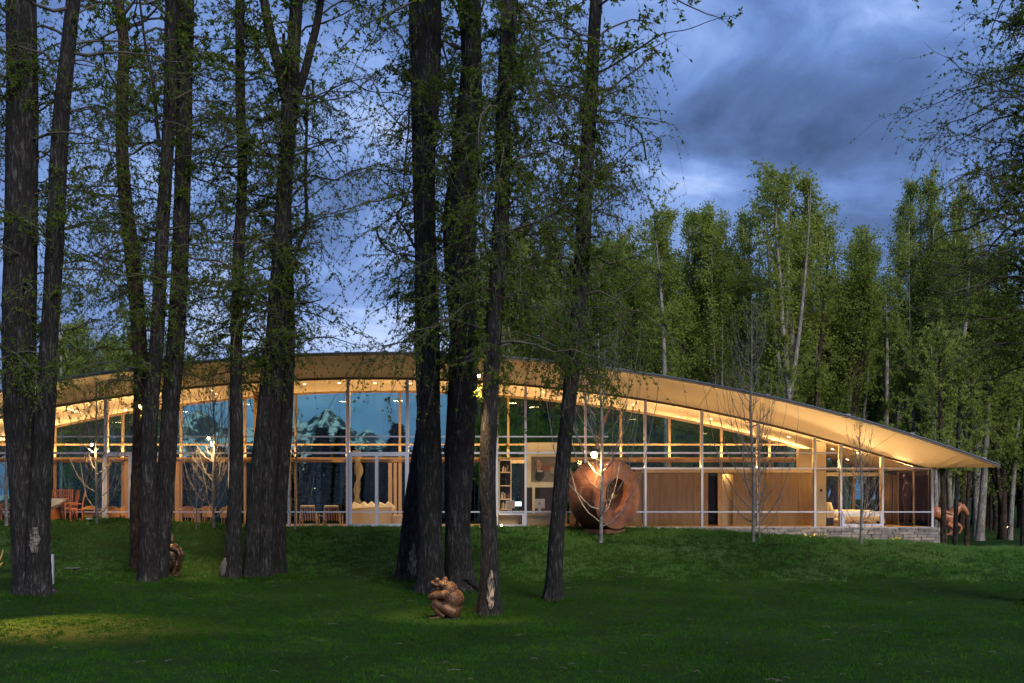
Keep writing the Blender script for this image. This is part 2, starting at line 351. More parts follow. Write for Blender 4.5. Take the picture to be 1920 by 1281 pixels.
# ================================================================== mountains seen through the house
def mountains():
    D0 = 3600.0
    sk = np.array([(150, 900), (240, 860), (300, 825), (335, 790), (352, 770), (372, 762), (392, 772), (412, 788), (430, 800), (452, 796), (470, 793), (486, 798), (505, 790), (530, 786), (553, 775), (566, 783), (577, 781), (590, 771), (602, 768), (610, 760), (617, 761), (626, 770), (640, 780), (655, 794), (672, 806), (688, 798), (698, 804), (714, 818), (745, 832), (800, 842), (900, 850), (1000, 860), (1100, 880)], float)
    xs = np.linspace((150-HX)*D0/K, (1100-HX)*D0/K, 420); ys = np.linspace(D0-700, D0+500, 90)
    h = np.interp(xs*K/D0+HX, sk[:, 0], HY-sk[:, 1])*D0/K
    X, Y = np.meshgrid(xs, ys); Z = np.zeros_like(X)
    for j in range(len(ys)):
        t = (ys[j]-D0)/ (700 if ys[j] < D0 else 500)
        pr = max(0, 1-abs(t)**.9)
        for i in range(len(xs)):
            p = Vector((xs[i]/130, ys[j]/130, 0))
            q = noise.ridged_multi_fractal(p, .9, 2.2, 6, 1.0, 2.0)
            Z[j, i] = h[i]*pr+(q-1.2)*42*(1-pr)*pr*2.2+(q-1.2)*6*min(1, h[i]/120)
    V = np.stack([X.ravel(), Y.ravel(), Z.ravel()-8], 1); nx, ny = len(xs), len(ys)
    i = (np.arange(ny-1)[:, None]*nx+np.arange(nx-1)[None, :]).ravel(); F = np.stack([i, i+1, i+1+nx, i+nx], 1)
    m = bpy.data.materials.new('snowy rock'); m.use_nodes = True; t = m.node_tree; b = t.nodes['Principled BSDF']; b.inputs['Roughness'].default_value = .9
    g = N(t, 'ShaderNodeNewGeometry'); sp = N(t, 'ShaderNodeSeparateXYZ'); L(t, g.outputs['Normal'], sp.inputs[0])
    n = N(t, 'ShaderNodeTexNoise'); n.inputs['Scale'].default_value = .022; n.inputs['Detail'].default_value = 9; n.inputs['Roughness'].default_value = .68
    tcn = N(t, 'ShaderNodeTexCoord'); L(t, tcn.outputs['Object'], n.inputs['Vector'])
    v = mth(t, 'ADD', mth(t, 'MULTIPLY', sp.outputs['Z'], .8), mth(t, 'MULTIPLY', mth(t, 'SUBTRACT', n.outputs[0], .5), 1.3))
    rr = ramp(t, v, ((.60, (.022, .028, .042)), (.72, (.40, .45, .50)))); L(t, rr.outputs[0], b.inputs['Base Color'])
    tag(link('mountain_range', np_mesh('mountain_range', V, [F], False), m), kind='structure')
mountains()

# ================================================================== the house
DF, DB, DE = 46.8, 52.5, 43.3
FZ = CZ-(988-HY)*DF/K                    # finished floor
wc = np.array([(-260, 880), (-100, 810), (0, 781), (108, 760), (180, 748), (250, 740), (340, 728), (400, 720), (450, 716), (549, 710), (653, 708.5), (764, 710), (850, 713), (932, 717), (985, 721), (1065, 728), (1135, 737), (1210, 748.5), (1316, 767.5), (1421, 791.5), (1528, 816), (1576, 831), (1654, 853), (1733, 877), (1745, 880)], float)
ec = np.array([(-300, 850), (-150, 780), (0, 736), (108, 716), (250, 697), (400, 679.5), (500, 672), (580, 668), (650, 666.5), (780, 667), (940, 676), (1060, 684.5), (1130, 691), (1200, 702), (1320, 724), (1400, 740.5), (1500, 761), (1535, 770), (1617, 792), (1671, 807), (1725, 824), (1779, 843), (1833, 862), (1875, 876.5)], float)
# smooth both outlines with a polynomial so that the arch has no kinks
def fit(c, D, deg):
    x = (c[:, 0]-HX)*D/K; z = CZ+(HY-c[:, 1])*D/K
    p = np.polyfit(x/20, z, deg); return lambda X: np.polyval(p, np.asarray(X)/20)
_w, _e = fit(wc, DF, 7), fit(ec, DE, 7)
XR = (1876-HX)*DE/K
def zw(X): return float(max(_w(min(X, 17.6)), CZ+(HY-880.5)*DF/K))
def ze(X): return float(max(_e(min(X, XR)), CZ+(HY-877)*DE/K))
XL = -27.0
house = thing('glass_house', (0, DF, FZ), 'long low glass pavilion under one arched, glowing roof', 'house')
def strip(name, mat, x0, x1, n, secs, close=True, label=None, smooth=False):
    """loft along X of a closed cross section: secs(X) -> list of (y, z)"""
    Vv = []; Ff = []
    for i in range(n+1):
        X = x0+(x1-x0)*i/n; s = secs(X); m = len(s)
        Vv += [(X, a, b) for a, b in s]
    for i in range(n):
        for k in range(m):
            a = i*m+k; b = i*m+(k+1) % m; Ff.append((a, a+m, b+m, b))
    Ff.append(tuple(range(m))); Ff.append(tuple(n*m+k for k in range(m-1, -1, -1)))
    mb = MB(); mb.v = Vv; mb.f = Ff
    return mb.build(name, mat, house, smooth=smooth, label=label)
DBE = 55.8
strip('roof', M['roofmetal'], XL, XR, 90, lambda X: [(DE-.03, ze(X)+.095), (DE+.02, ze(X)+.14), (49.6, zw(X)+.45), (DBE+.02, ze(X)+.14), (DBE+.03, ze(X)+.095)])
strip('fascia', M['fascia'], XL, XR, 90, lambda X: [(DE, ze(X)), (DE, ze(X)+.09), (DE+.10, ze(X)+.09), (DE+.10, ze(X)+.004)])
seams = [XL, -21.3, -14.03, -6.73, .58, 7.9, 15.2, XR-.02]
for a, b in zip(seams[:-1], seams[1:]):
    n = max(4, int((b-a)/.45))
    strip('soffit_panel', M['soffit'], a+.012, b-.012, n, lambda X: [(DE+.104, ze(X)+.006), (DF-.06, zw(X)), (DF-.06, zw(X)+.08), (DE+.104, ze(X)+.08)])
    strip('ceiling_panel', M['ceiling'], a+.012, b-.012, n, lambda X: [(DF+.06, zw(X)), (DB-.06, zw(X)), (DB-.06, zw(X)+.08), (DF+.06, zw(X)+.08)])
    strip('rear_soffit_panel', M['soffit'], a+.012, b-.012, n, lambda X: [(DB+.06, zw(X)), (DBE, ze(X)), (DBE, ze(X)+.08), (DB+.06, zw(X)+.08)])
XC = (1749-HX)*DF/K                        # right hand corner of the glass
def xf(px, D=DF): return (px-HX)*D/K
def zf(py, D=DF): return CZ+(HY-py)*D/K
# head members following the arch
strip('head_rail', M['fascia'], XL, XC, 90, lambda X: [(DF-.05, zw(X)-.09), (DF+.05, zw(X)-.09), (DF+.05, zw(X)+.01), (DF-.05, zw(X)+.01)])
strip('rear_head_rail', M['jamb'], XL, XC-.3, 90, lambda X: [(DB-.08, zw(X)-.10), (DB+.04, zw(X)-.10), (DB+.04, zw(X)+.01), (DB-.08, zw(X)+.01)])
# floor plate and base
MB().box(XL, XC+.05, DF-.10, DB+.15, FZ-.30, FZ-.005).build('floor_slab', M['floor'], house)
MB().box(XL, XC+.06, DF-.16, DF-.11, FZ-.30, FZ).build('sill', M['alu'], house)
front = [-245, -134, -23, 88, 199, 320, 431, 542, 653, 764, 875, 932, 985.5, 1098, 1210, 1316, 1421.5, 1527.5, 1576, 1654, 1747]
def fmull(px, w=.085, z0=FZ, z1=None):
    X = xf(px); z1 = zw(X)-.06 if z1 is None else z1
    MB().box(X-w/2, X+w/2, DF-.10, DF-.006, z0, z1).build('mullion', M['alu'], house)
    MB().box(X-.05, X+.05, DF+.006, DF+.20, z0, z1-.03).build('jamb', M['jamb'], house)
for p in front: fmull(p, .13 if p in (199, 653, 764) else .085)
def frail(x0, x1, py, h=.06, dep=.085):
    MB().box(xf(x0), xf(x1), DF-.10-.004, DF-.10+dep, zf(py)-h/2, zf(py)+h/2).build('transom', M['alu'], house)
frail(-245, 1140, 819, .055); frail(-245, 1576, 849.5, .07); frail(1180, 1747, 878.5, .065); frail(-245, 1747, 960, .055)
rows_left = [988, 960, 849.5, 819]; rows_right = [988, 960, 878.5, 849.5]
for i in range(len(front)-1):
    a, b = xf(front[i])+.045, xf(front[i+1])-.045
    rows = rows_left if front[i] < 1100 else (rows_right if front[i] < 1570 else rows_right[:3])
    for k in range(len(rows)):
        z0 = zf(rows[k])+.01
        if k < len(rows)-1: z1a = z1b = zf(rows[k+1])-.01
        else: z1a, z1b = zw(a)-.07, zw(b)-.07
        if z1a-z0 < .05: continue
        z1b = max(z1b, z0+.02)
        MB().hexa([(a, DF-.004, z0), (b, DF-.004, z0), (b, DF+.004, z0), (a, DF+.004, z0), (a, DF-.004, z1a), (b, DF-.004, z1b), (b, DF+.004, z1b), (a, DF+.004, z1a)]).build('pane', M['glass'], house)
# doors: heavy pale frames
def door(pa, pb, ps, top=851):
    m = MB(); t = .11; x0, x1, xs_ = xf(pa), xf(pb), xf(ps); y0, y1 = DF-.17, DF-.108; z0, z1 = FZ+.02, zf(top)
    m.box(x0, x0+t, y0, y1, z0, z1).box(x1-t, x1, y0, y1, z0, z1).box(x0+t, x1-t, y0, y1, z1-t, z1).box(xs_-.07, xs_+.07, y0, y1, z0, z1-t).box(x0+t, xs_-.07, y0, y1, z0, z0+.12).box(xs_+.07, x1-t, y0, y1, z0, z0+.12)
    d = m.build('door_frame', M['alu'], house)
    MB().box(xs_+.09, xs_+.115, y0-.05, y0-.02, z0+.9, z0+1.25).build('handle', M['roofmetal'], d)
door(656, 765, 707); door(194, 318, 246)
# rear wall: amber mullions, rails and tinted panes
rear = [-160, -30, 104, 231, 340, 460, 555, 651, 750, 852, 953, 1060, 1164, 1255, 1352, 1442]
rl = [834, 861]
for p in rear+[1530, 1600]:
    X = xf(p, DB); MB().box(X-.055, X+.055, DB-.10, DB+.02, FZ, zw(X)-.08).build('rear_mullion', M['jamb'], house)
MB().box(XL, xf(1490, DB), DB-.14, DB-.104, zf(834, DB)-.04, zf(834, DB)+.04).build('rear_transom', M['jamb'], house)
MB().box(XL, xf(1490, DB), DB-.22, DB-.104, zf(862, DB)-.13, zf(862, DB)+.10).build('rear_beam', M['jamb'], house)
rp = rear+[1530, 1600, 1660]
for i in range(len(rp)-1):
    a, b = xf(rp[i], DB)+.06, xf(rp[i+1], DB)-.06
    for z0, z1a, z1b in ((FZ, zf(866, DB), zf(866, DB)), (zf(857, DB), zf(836, DB), zf(836, DB)), (zf(832, DB), zw(a)-.11, zw(b)-.11)):
        if z1a-z0 < .1: continue
        z1b = max(z1b, z0+.02)
        MB().hexa([(a, DB-.004, z0), (b, DB-.004, z0), (b, DB+.004, z0), (a, DB+.004, z0), (a, DB-.004, z1a), (b, DB-.004, z1b), (b, DB+.004, z1b), (a, DB+.004, z1a)]).build('rear_pane', M['glassb'], house)
# right end wall: black corner post, side panes
MB().box(XC-.16, XC-.05, DF+.01, DF+.12, FZ, zf(881)).build('corner_post', M['dark'], house)
MB().box(XC+.0, XC+.06, DF+.12, DF+.2, FZ, zf(881)).build('corner_post', M['dark'], house)
for a, b in ((DF+.22, 49.0), (49.1, 51.0), (51.1, DB-.02)):
    MB().box(XC+.02, XC+.03, a, b, FZ, zf(881)-.05).build('side_pane', M['glassb'], house)
    MB().box(XC-.02, XC+.07, b+.005, b+.095, FZ, zf(881)).build('side_mullion', M['jamb'], house)
MB().box(XC-.04, XC+.08, DF-.10, DB+.05, zf(881)+.002, zf(881)+.09).build('side_head_rail', M['fascia'], house)
# ---- inside: panelled lower rooms on the right
XP0, XP1 = xf(1204, 48.9), xf(1530, 48.9)
def panel(pa, pb, py0, py1, D, mat, name='wall_panel', t=.06):
    return MB().box(xf(pa, D)+.006, xf(pb, D)-.006, D, D+t, zf(py1, D) if py1 < 986 else FZ, zf(py0, D)).build(name, mat, house)
DP = 49.2
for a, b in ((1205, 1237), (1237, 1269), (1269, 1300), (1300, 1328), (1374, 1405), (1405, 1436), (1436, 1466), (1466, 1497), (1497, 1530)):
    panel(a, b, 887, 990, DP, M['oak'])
MB().box(xf(1205, DP), xf(1530, DP), DP-.03, DP+.10, zf(886.5, DP), zf(880, DP)).build('panel_head', M['oaklight'], house)
MB().box(xf(1205, DP), xf(1530, DP), DP+.0, DB-.3, zf(880, DP)+.002, zf(880, DP)+.05).build('lower_ceiling', M['oaklight'], house)
panel(1353, 1374, 887, 990, DP+.35, M['oaklight']); panel(1346, 1353, 887, 990, DP+.02, M['jamb'], 'door_jamb')
MB().box(xf(1326, 52), xf(1500, 52), 51.9, 52.0, FZ, zf(893, 52)).build('inner_wall', M['dark'], house)
# columns, cupboards, cream wall pier
MB().box(xf(1529, 48), xf(1549, 48), 48, 48.5, FZ, zw(xf(1540, 48))-.01).build('wall_pier', M['wall'], house)
MB().box(xf(1537.5, 48), xf(1541.5, 48), 47.97, 47.998, zf(922, 48), zf(917, 48)).build('thermostat', M['dark'], house)
MB().box(xf(1538, 48), xf(1541, 48), 47.98, 47.998, zf(936, 48), zf(931, 48)).build('light_switch', M['alu'], house)
MB().box(xf(1493, 51.5), xf(1526, 51.5), 51.0, 51.5, zf(878, 51.5), zw(xf(1500, 51.5))-.2).build('wall_pier', M['wall'], house)
MB().box(xf(477, 51.8), xf(487, 51.8), 51.6, 51.9, FZ, zw(xf(480, 51.8))-.01).build('column', M['jamb'], house)
MB().box(xf(236, 51.8), xf(246, 51.8), 51.6, 51.9, FZ, zf(866, 51.8)).build('column', M['jamb'], house)
MB().box(xf(330, 51.8), xf(338, 51.8), 51.6, 51.9, FZ, zf(866, 51.8)).build('column', M['jamb'], house)
for a, b in ((728, 735), (738, 744), (747, 753)):
    MB().box(xf(a, 50.5), xf(b, 50.5), 50.5, 50.58, FZ+.1, zf(868, 50.5)).build('folded_door_leaf', M['jamb'], house)
MB().box(xf(1550, 51.6), xf(1650, 51.6), 51.55, 51.7, zf(893, 51.6), zf(886, 51.6)).build('curtain_pelmet', M['wall'], house)
# curtains at the corner, each fold a rib
m = MB()
for a, b in ((1655, 1664), (1665, 1672), (1674, 1683), (1713, 1719), (1722, 1727)):
    x0, x1 = xf(a, 51), xf(b, 51); n = 5
    for k in range(n):
        c = x0+(x1-x0)*(k+.5)/n; m.tube([(c, 51+.05*(k % 2), FZ), (c, 51+.05*(k % 2), zf(890, 51))], (x1-x0)/n*.6, 6)
m.build('curtain', M['oak'], house, smooth=True)
# study: white pier and art wall
MB().box(xf(928, 47.6), xf(937, 47.6), 47.4, 47.8, FZ, zf(866, 47.6)).build('wall_pier', M['wall'], house)
for a, b, y0, y1 in ((985, 1052, 830, 855), (985, 995, 855, 906), (985, 1052, 906, 914), (998, 1003, 914, 965)):
    MB().box(xf(a, 48), xf(b, 48), 47.95, 48.10, zf(y1, 48), zf(y0, 48)).build('wall_panel', M['wall'], house)
MB().box(xf(994, 48.2), xf(1052, 48.2), 48.15, 48.2, zf(908, 48.2), zf(852, 48.2)).build('wall_panel', M['oak'], house)
MB().box(xf(938, 50), xf(985, 50), 49.9, 50.0, zf(869, 50), zf(863, 50)).build('wall_panel', M['wall'], house)
MB().box(xf(952, 50), xf(957, 50), 49.85, 49.95, zf(970, 50), zf(869, 50)).build('wall_panel', M['wall'], house)
MB().box(xf(976, 50), xf(1060, 50), 50.3, 50.4, FZ, zf(866, 50)).build('inner_wall', M['dark'], house)
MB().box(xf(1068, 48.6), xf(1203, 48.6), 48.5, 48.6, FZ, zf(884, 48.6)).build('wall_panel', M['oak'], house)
for a, b in ((935, 977), (987, 1033)):
    MB().box(xf(a, 47.3), xf(b, 47.3), 47.1, 47.6, FZ+.04, zf(963, 47.3)).build('cabinet_front', M['oaklight'], house)
# downlights in the ceiling, one lens each
def downlight(px, py):
    # where the sight line meets the ceiling
    D = DF+.3
    while D < DB and zf(py, D) < zw(xf(px, D)): D += .05
    X = xf(px, D)
    if D >= DB-.1: D = DB-.8; X = xf(px, D)
    n = 12; z = zw(X)-.012; mb = MB()
    mb.poly([(X+.065*math.cos(-2*PI*k/n), D+.065*math.sin(-2*PI*k/n), z+(zw(X+.065*math.cos(2*PI*k/n))-zw(X))) for k in range(n)])
    mb.build('downlight', M['spotglow'], house)
for p in ((126, 766), (134, 768), (142, 771), (149, 773), (201, 757), (236, 775), (398, 732), (406, 738), (571, 720), (636, 718), (703, 718), (769, 719), (1020, 735), (1003, 744), (1187, 758), (1309, 790), (1333, 785), (1271, 800), (1405, 810), (1479, 819), (1450, 824), (1561, 842), (1589, 865), (1660, 858)): downlight(*p)
# cove uplights: a trough with a strip lamp in it, on the rear beam and just inside the front transom
def cove(x, y, z, ln, power, tilt=0, name='cove_light'):
    MB().box(x-ln/2, x+ln/2, y-.07, y-.055, z-.06, z+.03).box(x-ln/2, x+ln/2, y+.055, y+.07, z-.06, z+.03).box(x-ln/2, x+ln/2, y-.055, y+.055, z-.06, z-.045).build(name, M['jamb'], house)
    la = bpy.data.lights.new('cove_lamp', 'AREA'); la.shape = 'RECTANGLE'; la.size = ln*.95; la.size_y = .08; la.energy = power; la.color = WARM
    o = bpy.data.objects.new('cove_lamp', la); COL.objects.link(o); o.location = (x, y, z+.035); o.rotation_euler = (PI+tilt, 0, 0)
bays = [(-23+111*i) for i in range(13)]
for i, p in enumerate(range(-80, 1480, 110)):
    X = xf(p, DB); cove(X, DB-.35, zf(866, DB)+.16, 2.3, 60 if p < 300 else (36 if p < 1000 else 60))
for p in range(-80, 1500, 110):
    X = xf(p); w = 95 if p < 330 else (16 if p < 800 else (75 if p < 1150 else 75))
    cove(X, DF+.30, zf(849.5)+.02 if p < 1150 else zf(878.5)+.03, 2.2, w, .45)
for p, w in ((1552, 45), (1615, 45), (1695, 35)):
    cove(xf(p), DF+.30, zf(878.5)-.02, 1.0, w, .62)
# room lamps: recessed ceiling lamps light floors and furniture
def room_lamp(px, D, power, size=.5, z=None):
    X = xf(px, D); la = bpy.data.lights.new('room_lamp', 'AREA'); la.size = size; la.energy = power; la.color = WARM
    o = bpy.data.objects.new('room_lamp', la); COL.objects.link(o); o.location = (X, D, (zw(X)-.03) if z is None else z)
for p, D, w in ((130, 49.5, 60), (270, 49.5, 45), (400, 49.5, 45), (580, 47.4, 70), (700, 47.4, 110), (960, 48.8, 110), (1010, 47.5, 55), (1230, 48, 20), (1390, 48, 20), (1500, 48, 24)): room_lamp(p, D, w)
room_lamp(1600, 48.4, 110); room_lamp(1690, 48.0, 22, .3)
room_lamp(1362, 49.4, 3.5, .25, zf(889, 49.4))
# small things standing proud on the roof
for p in (632, 722, 751, 1440, 1590, 1710, 1845):
    X = (p-HX)*(DE+.15)/K; MB().box(X-.09, X+.09, DE+.10, DE+.30, ze(X)+.13, ze(X)+.20).build('snow_guard', M['roofmetal'], house)

# ================================================================== ledgestone wall under the right half
sw = thing('stone_wall', at(1762, 1022, DF-.3), 'low dry-laid grey ledgestone wall carrying the right end of the house', 'wall')
x0, x1 = xf(1275, DF-.3), xf(1762, DF-.3)
MB().box(x0, x1-.03, DF-.33, DF+1.2, .9, FZ-.31).build('core', M['dark'], sw)
MB().box(x1-.35, x1-.03, DF-.33, DF+1.2, FZ-.31, FZ-.01).build('core', M['dark'], sw)
z = .95; nst = 0; R = random.Random(3)
while z < FZ-.03:
    h = R.choice((.075, .09, .11, .13)); h = min(h, FZ-.012-z)
    if h < .035: break
    x = x0+R.random()*.2
    while x < x1-.05:
        w = R.uniform(.24, .62); w = min(w, x1-x)
        if z+h > gzf(x+w/2, DF-.4)-.02 and w > .06 and nst < 296:
            j = lambda a: R.uniform(-a, a); pr = R.uniform(0, .05); g = .012
            yf = DF-.36-pr
            MB().hexa([(x+g, yf+j(.01), z+g/2+j(.006)), (x+w-g, yf+j(.01), z+g/2+j(.006)), (x+w-g, DF-.25, z+g/2), (x+g, DF-.25, z+g/2), (x+g+j(.01), yf+j(.012), z+h-g/2+j(.006)), (x+w-g+j(.01), yf+j(.012), z+h-g/2+j(.006)), (x+w-g, DF-.25, z+h-g/2), (x+g, DF-.25, z+h-g/2)]).build('stone', R.choice(STONES), sw); nst += 1
        x += w
    z += h
for p, q in ((1508, 1003), (1530, 1003)):
    o = MB().cbox(at(p, q, DF-.9), .14, .12, .13, .3).build('path_light', M['oaklight'], org=at(p, q, DF-.9)-Vector((0, 0, .07)), bevel=.01)
    tag(o, 'small boxy copper wall light low on the stone wall, %s of the pair' % ('left' if p < 1520 else 'right'), 'light', 'box lights at the stone wall')
    gzz = gzf(o.location.x, o.location.y)
    MB().box(o.location.x-.02, o.location.x+.02, o.location.y-.02, o.location.y+.02, gzz-.05, o.location.z+.01).build('stem', M['roofmetal'], o)

# ================================================================== trunks and crowns
def smooth_path(pts, n):
    P = np.array(pts, float); t = np.concatenate([[0], np.cumsum(np.linalg.norm(np.diff(P[:, :3], axis=0), axis=1))])
    u = np.linspace(0, t[-1], n)
    # Catmull-Rom through the points
    Q = np.empty((n, P.shape[1]))
    for k, x in enumerate(u):
        i = min(np.searchsorted(t, x, side='right')-1, len(P)-2); a = (x-t[i])/(t[i+1]-t[i]+1e-9)
        p0 = P[max(i-1, 0)]; p1 = P[i]; p2 = P[i+1]; p3 = P[min(i+2, len(P)-1)]
        m1 = (p2-p0)/2; m2 = (p3-p1)/2
        Q[k] = (2*a**3-3*a**2+1)*p1+(a**3-2*a**2+a)*m1+(-2*a**3+3*a**2)*p2+(a**3-a**2)*m2
    return Q
def stem_mesh(Q, base_z, seed, sides=64, flare=.45, lobes=5, amp=.055):
    """Q rows x,y,z,r; furrowed bark as real relief: plates between furrows that split and rejoin"""
    r = np.random.default_rng(seed); n = len(Q); a = np.linspace(0, 2*PI, sides, endpoint=False)
    h = Q[:, 2]-base_z; A, H = np.meshgrid(a, h)
    rad = np.repeat(Q[:, 3:4], sides, 1)*(.90 if amp > .045 else 1)
    d = np.zeros_like(A)
    if amp > .03:
        wa = sum(np.sin(int(k)*A+H*w+p)*c for k, w, p, c in ((1, .9, r.random()*6, 1.2), (2, -1.7, r.random()*6, .9), (3, 2.9, r.random()*6, .7), (5, -4.3, r.random()*6, .45)))
        for f, c in ((9, .5), (14, .45), (21, .3)):
            d += c*(.6-np.abs(np.sin(f*A/2+wa*1.6+r.random()*6+.6*np.sin(H*3.1+A*2))))
        d *= (.75+.5*np.sin(H*2.3+A*3+r.random()*6))
        d += r.normal(0, .16, A.shape)
        for _ in range(7):        # knots and healed branch scars
            kh, ka = r.uniform(.4, 14), r.random()*2*PI; da = (A-ka+PI) % (2*PI)-PI
            d += 2.3*np.exp(-((H-kh)/.13)**2-(da/.28)**2)-2.2*np.exp(-((H-kh)/.05)**2-(da/.11)**2)
    lump = sum(np.sin(int(k)*A+H*r.uniform(.3, 1)+r.random()*6) for k in (1, 2, 3))/3
    rad = rad*(1+amp*d+.045*lump*np.sin(H*.8+1))
    fl = flare*np.exp(-np.clip(H, 0, None)/.30)*(.25+.95*(.5+.5*np.sin(lobes*A+r.random()*6))**1.5)+.06*np.exp(-np.clip(H, 0, None)/1.0)
    rad = rad*(1+fl)
    X = Q[:, 0:1]+rad*np.cos(A); Y = Q[:, 1:2]+rad*np.sin(A); Z = np.repeat(Q[:, 2:3], sides, 1)
    V = np.stack([X.ravel(), Y.ravel(), Z.ravel()], 1)
    i = np.arange(n-1)[:, None]*sides; k = np.arange(sides)[None, :]; k2 = (k+1) % sides
    F = np.stack([(i+k).ravel(), (i+k2).ravel(), (i+sides+k2).ravel(), (i+sides+k).ravel()], 1)
    return V, F
def batch_tubes(P, R, sides=3):
    """P (B,n,3), R (B,n)"""
    B, n, _ = P.shape; T = np.gradient(P, axis=1); T /= np.linalg.norm(T, axis=2, keepdims=True)+1e-9
    ref = np.where(np.abs(T[..., 2:3]) > .8, np.array([1., 0, 0]), np.array([0., 0, 1.]))
    U = np.cross(T, ref); U /= np.linalg.norm(U, axis=2, keepdims=True)+1e-9; Wv = np.cross(T, U)
    a = np.arange(sides)*2*PI/sides
    V = P[:, :, None, :]+R[:, :, None, None]*(U[:, :, None, :]*np.cos(a)[None, None, :, None]+Wv[:, :, None, :]*np.sin(a)[None, None, :, None])
    idx = np.arange(B*n*sides).reshape(B, n, sides)
    p, q = idx[:, :-1, :], np.roll(idx, -1, 2)[:, :-1, :]; p2, q2 = idx[:, 1:, :], np.roll(idx, -1, 2)[:, 1:, :]
    return V.reshape(-1, 3), np.stack([p.ravel(), q.ravel(), q2.ravel(), p2.ravel()], 1)
def leaf_quads(C, Dn, ln, wd, r):
    """rhombic leaves at C along direction Dn"""
    n = len(C); Dn = Dn/(np.linalg.norm(Dn, axis=1, keepdims=True)+1e-9)
    s = np.cross(Dn, r.normal(size=(n, 3))); s /= np.linalg.norm(s, axis=1, keepdims=True)+1e-9
    l = ln*(.6+.8*r.random(n))[:, None]; w = wd*(.6+.8*r.random(n))[:, None]
    V = np.empty((n*4, 3)); V[0::4] = C; V[1::4] = C+Dn*l*.45+s*w/2; V[2::4] = C+Dn*l; V[3::4] = C+Dn*l*.45-s*w/2
    return V, np.arange(n*4).reshape(n, 4)
def twigs_from(stems, r, count, zlo, zhi, ln, droop=.5, side_bias=0, leaf=.066, nl=8, ntw=17, up=.35, cl=5, dens=1.0):
    """branches off the stem paths -> (tube verts/faces lists, leaf verts)"""
    TV, TF, nv = [], [], 0
    starts = []; dirs = []; rad0 = []
    for _ in range(count):
        z = zlo+(zhi-zlo)*r.random(); ok = [q for q in stems if q[:, 2].min() <= z <= q[:, 2].max()] or stems[:1]
        Q = ok[r.integers(len(ok))]; hs = Q[:, 2]; i = int(np.argmin(np.abs(hs-z)))
        a = r.random()*2*PI
        starts.append(Q[i, :3]); dirs.append((math.cos(a)+side_bias*.6, math.sin(a)*.8, up+r.normal()*.35)); rad0.append(Q[i, 3])
    st = np.array(starts); d = np.array(dirs); d /= np.linalg.norm(d, axis=1, keepdims=True)
    B = count; n = 9; Ls = ln*(.25+1.0*r.random(B)**1.3)
    t = np.linspace(0, 1, n)[None, :, None]
    wob = np.cumsum(r.normal(0, .05, (B, n, 3)), 1); wob[:, 0] = 0
    P = st[:, None, :]+d[:, None, :]*Ls[:, None, None]*t+wob*Ls[:, None, None]*.55
    P[:, :, 2] -= droop*Ls[:, None]*(np.linspace(0, 1, n)[None, :]**2)*r.uniform(-.2, 1.3, (B, 1))
    R0 = (.007+.0085*Ls)[:, None]*(1-.85*np.linspace(0, 1, n))[None, :]*(.7+.6*r.random(B))[:, None]
    v, f = batch_tubes(P, R0, 4); TV.append(v); TF.append(f); nv += len(v)
    # twigs off the branches
    k = r.integers(2, n-1, (B, ntw)); base = P[np.arange(B)[:, None], k]; tang = P[np.arange(B)[:, None], np.minimum(k+1, n-1)]-base
    tang /= np.linalg.norm(tang, axis=2, keepdims=True)+1e-9
    dd = tang*.7+r.normal(0, .65, (B, ntw, 3)); dd /= np.linalg.norm(dd, axis=2, keepdims=True)+1e-9
    m = 6; tl = (.15+Ls*.36)[:, None]*(.35+.9*r.random((B, ntw)))
    tt = np.linspace(0, 1, m)[None, None, :, None]
    w2 = np.cumsum(r.normal(0, .06, (B, ntw, m, 3)), 2); w2[:, :, 0] = 0
    P2 = base[:, :, None, :]+dd[:, :, None, :]*tl[:, :, None, None]*tt+w2*tl[:, :, None, None]
    P2[..., 2] -= droop*.8*tl[:, :, None]*(np.linspace(0, 1, m)**2)[None, None, :]*r.uniform(-.3, 2.0, (B, ntw, 1))
    P2 = P2.reshape(-1, m, 3); Rt = np.repeat((.0065*(1-.6*np.linspace(0, 1, m)))[None, :], len(P2), 0)
    v, f = batch_tubes(P2, Rt, 3); TV.append(v); TF.append(f+nv); nv += len(v)
    # leaf clusters along the twigs
    q = r.integers(1, m, (len(P2), nl)); fr = r.random((len(P2), nl))[..., None]
    pa = P2[np.arange(len(P2))[:, None], q-1]; pb = P2[np.arange(len(P2))[:, None], q]
    C = (pa*(1-fr)+pb*fr).reshape(-1, 3); dr = (pb-pa).reshape(-1, 3); dr /= np.linalg.norm(dr, axis=1, keepdims=True)+1e-9
    keep = r.random(len(C)) < dens; C, dr = C[keep], dr[keep]
    C = np.repeat(C, cl, 0); dr = np.repeat(dr, cl, 0)
    dl = dr*.35+r.normal(0, .6, C.shape)+np.array([0, 0, -.15])
    LV, LF = leaf_quads(C, dl, leaf, leaf*.42, r)
    return np.concatenate(TV), np.concatenate(TF), LV, LF
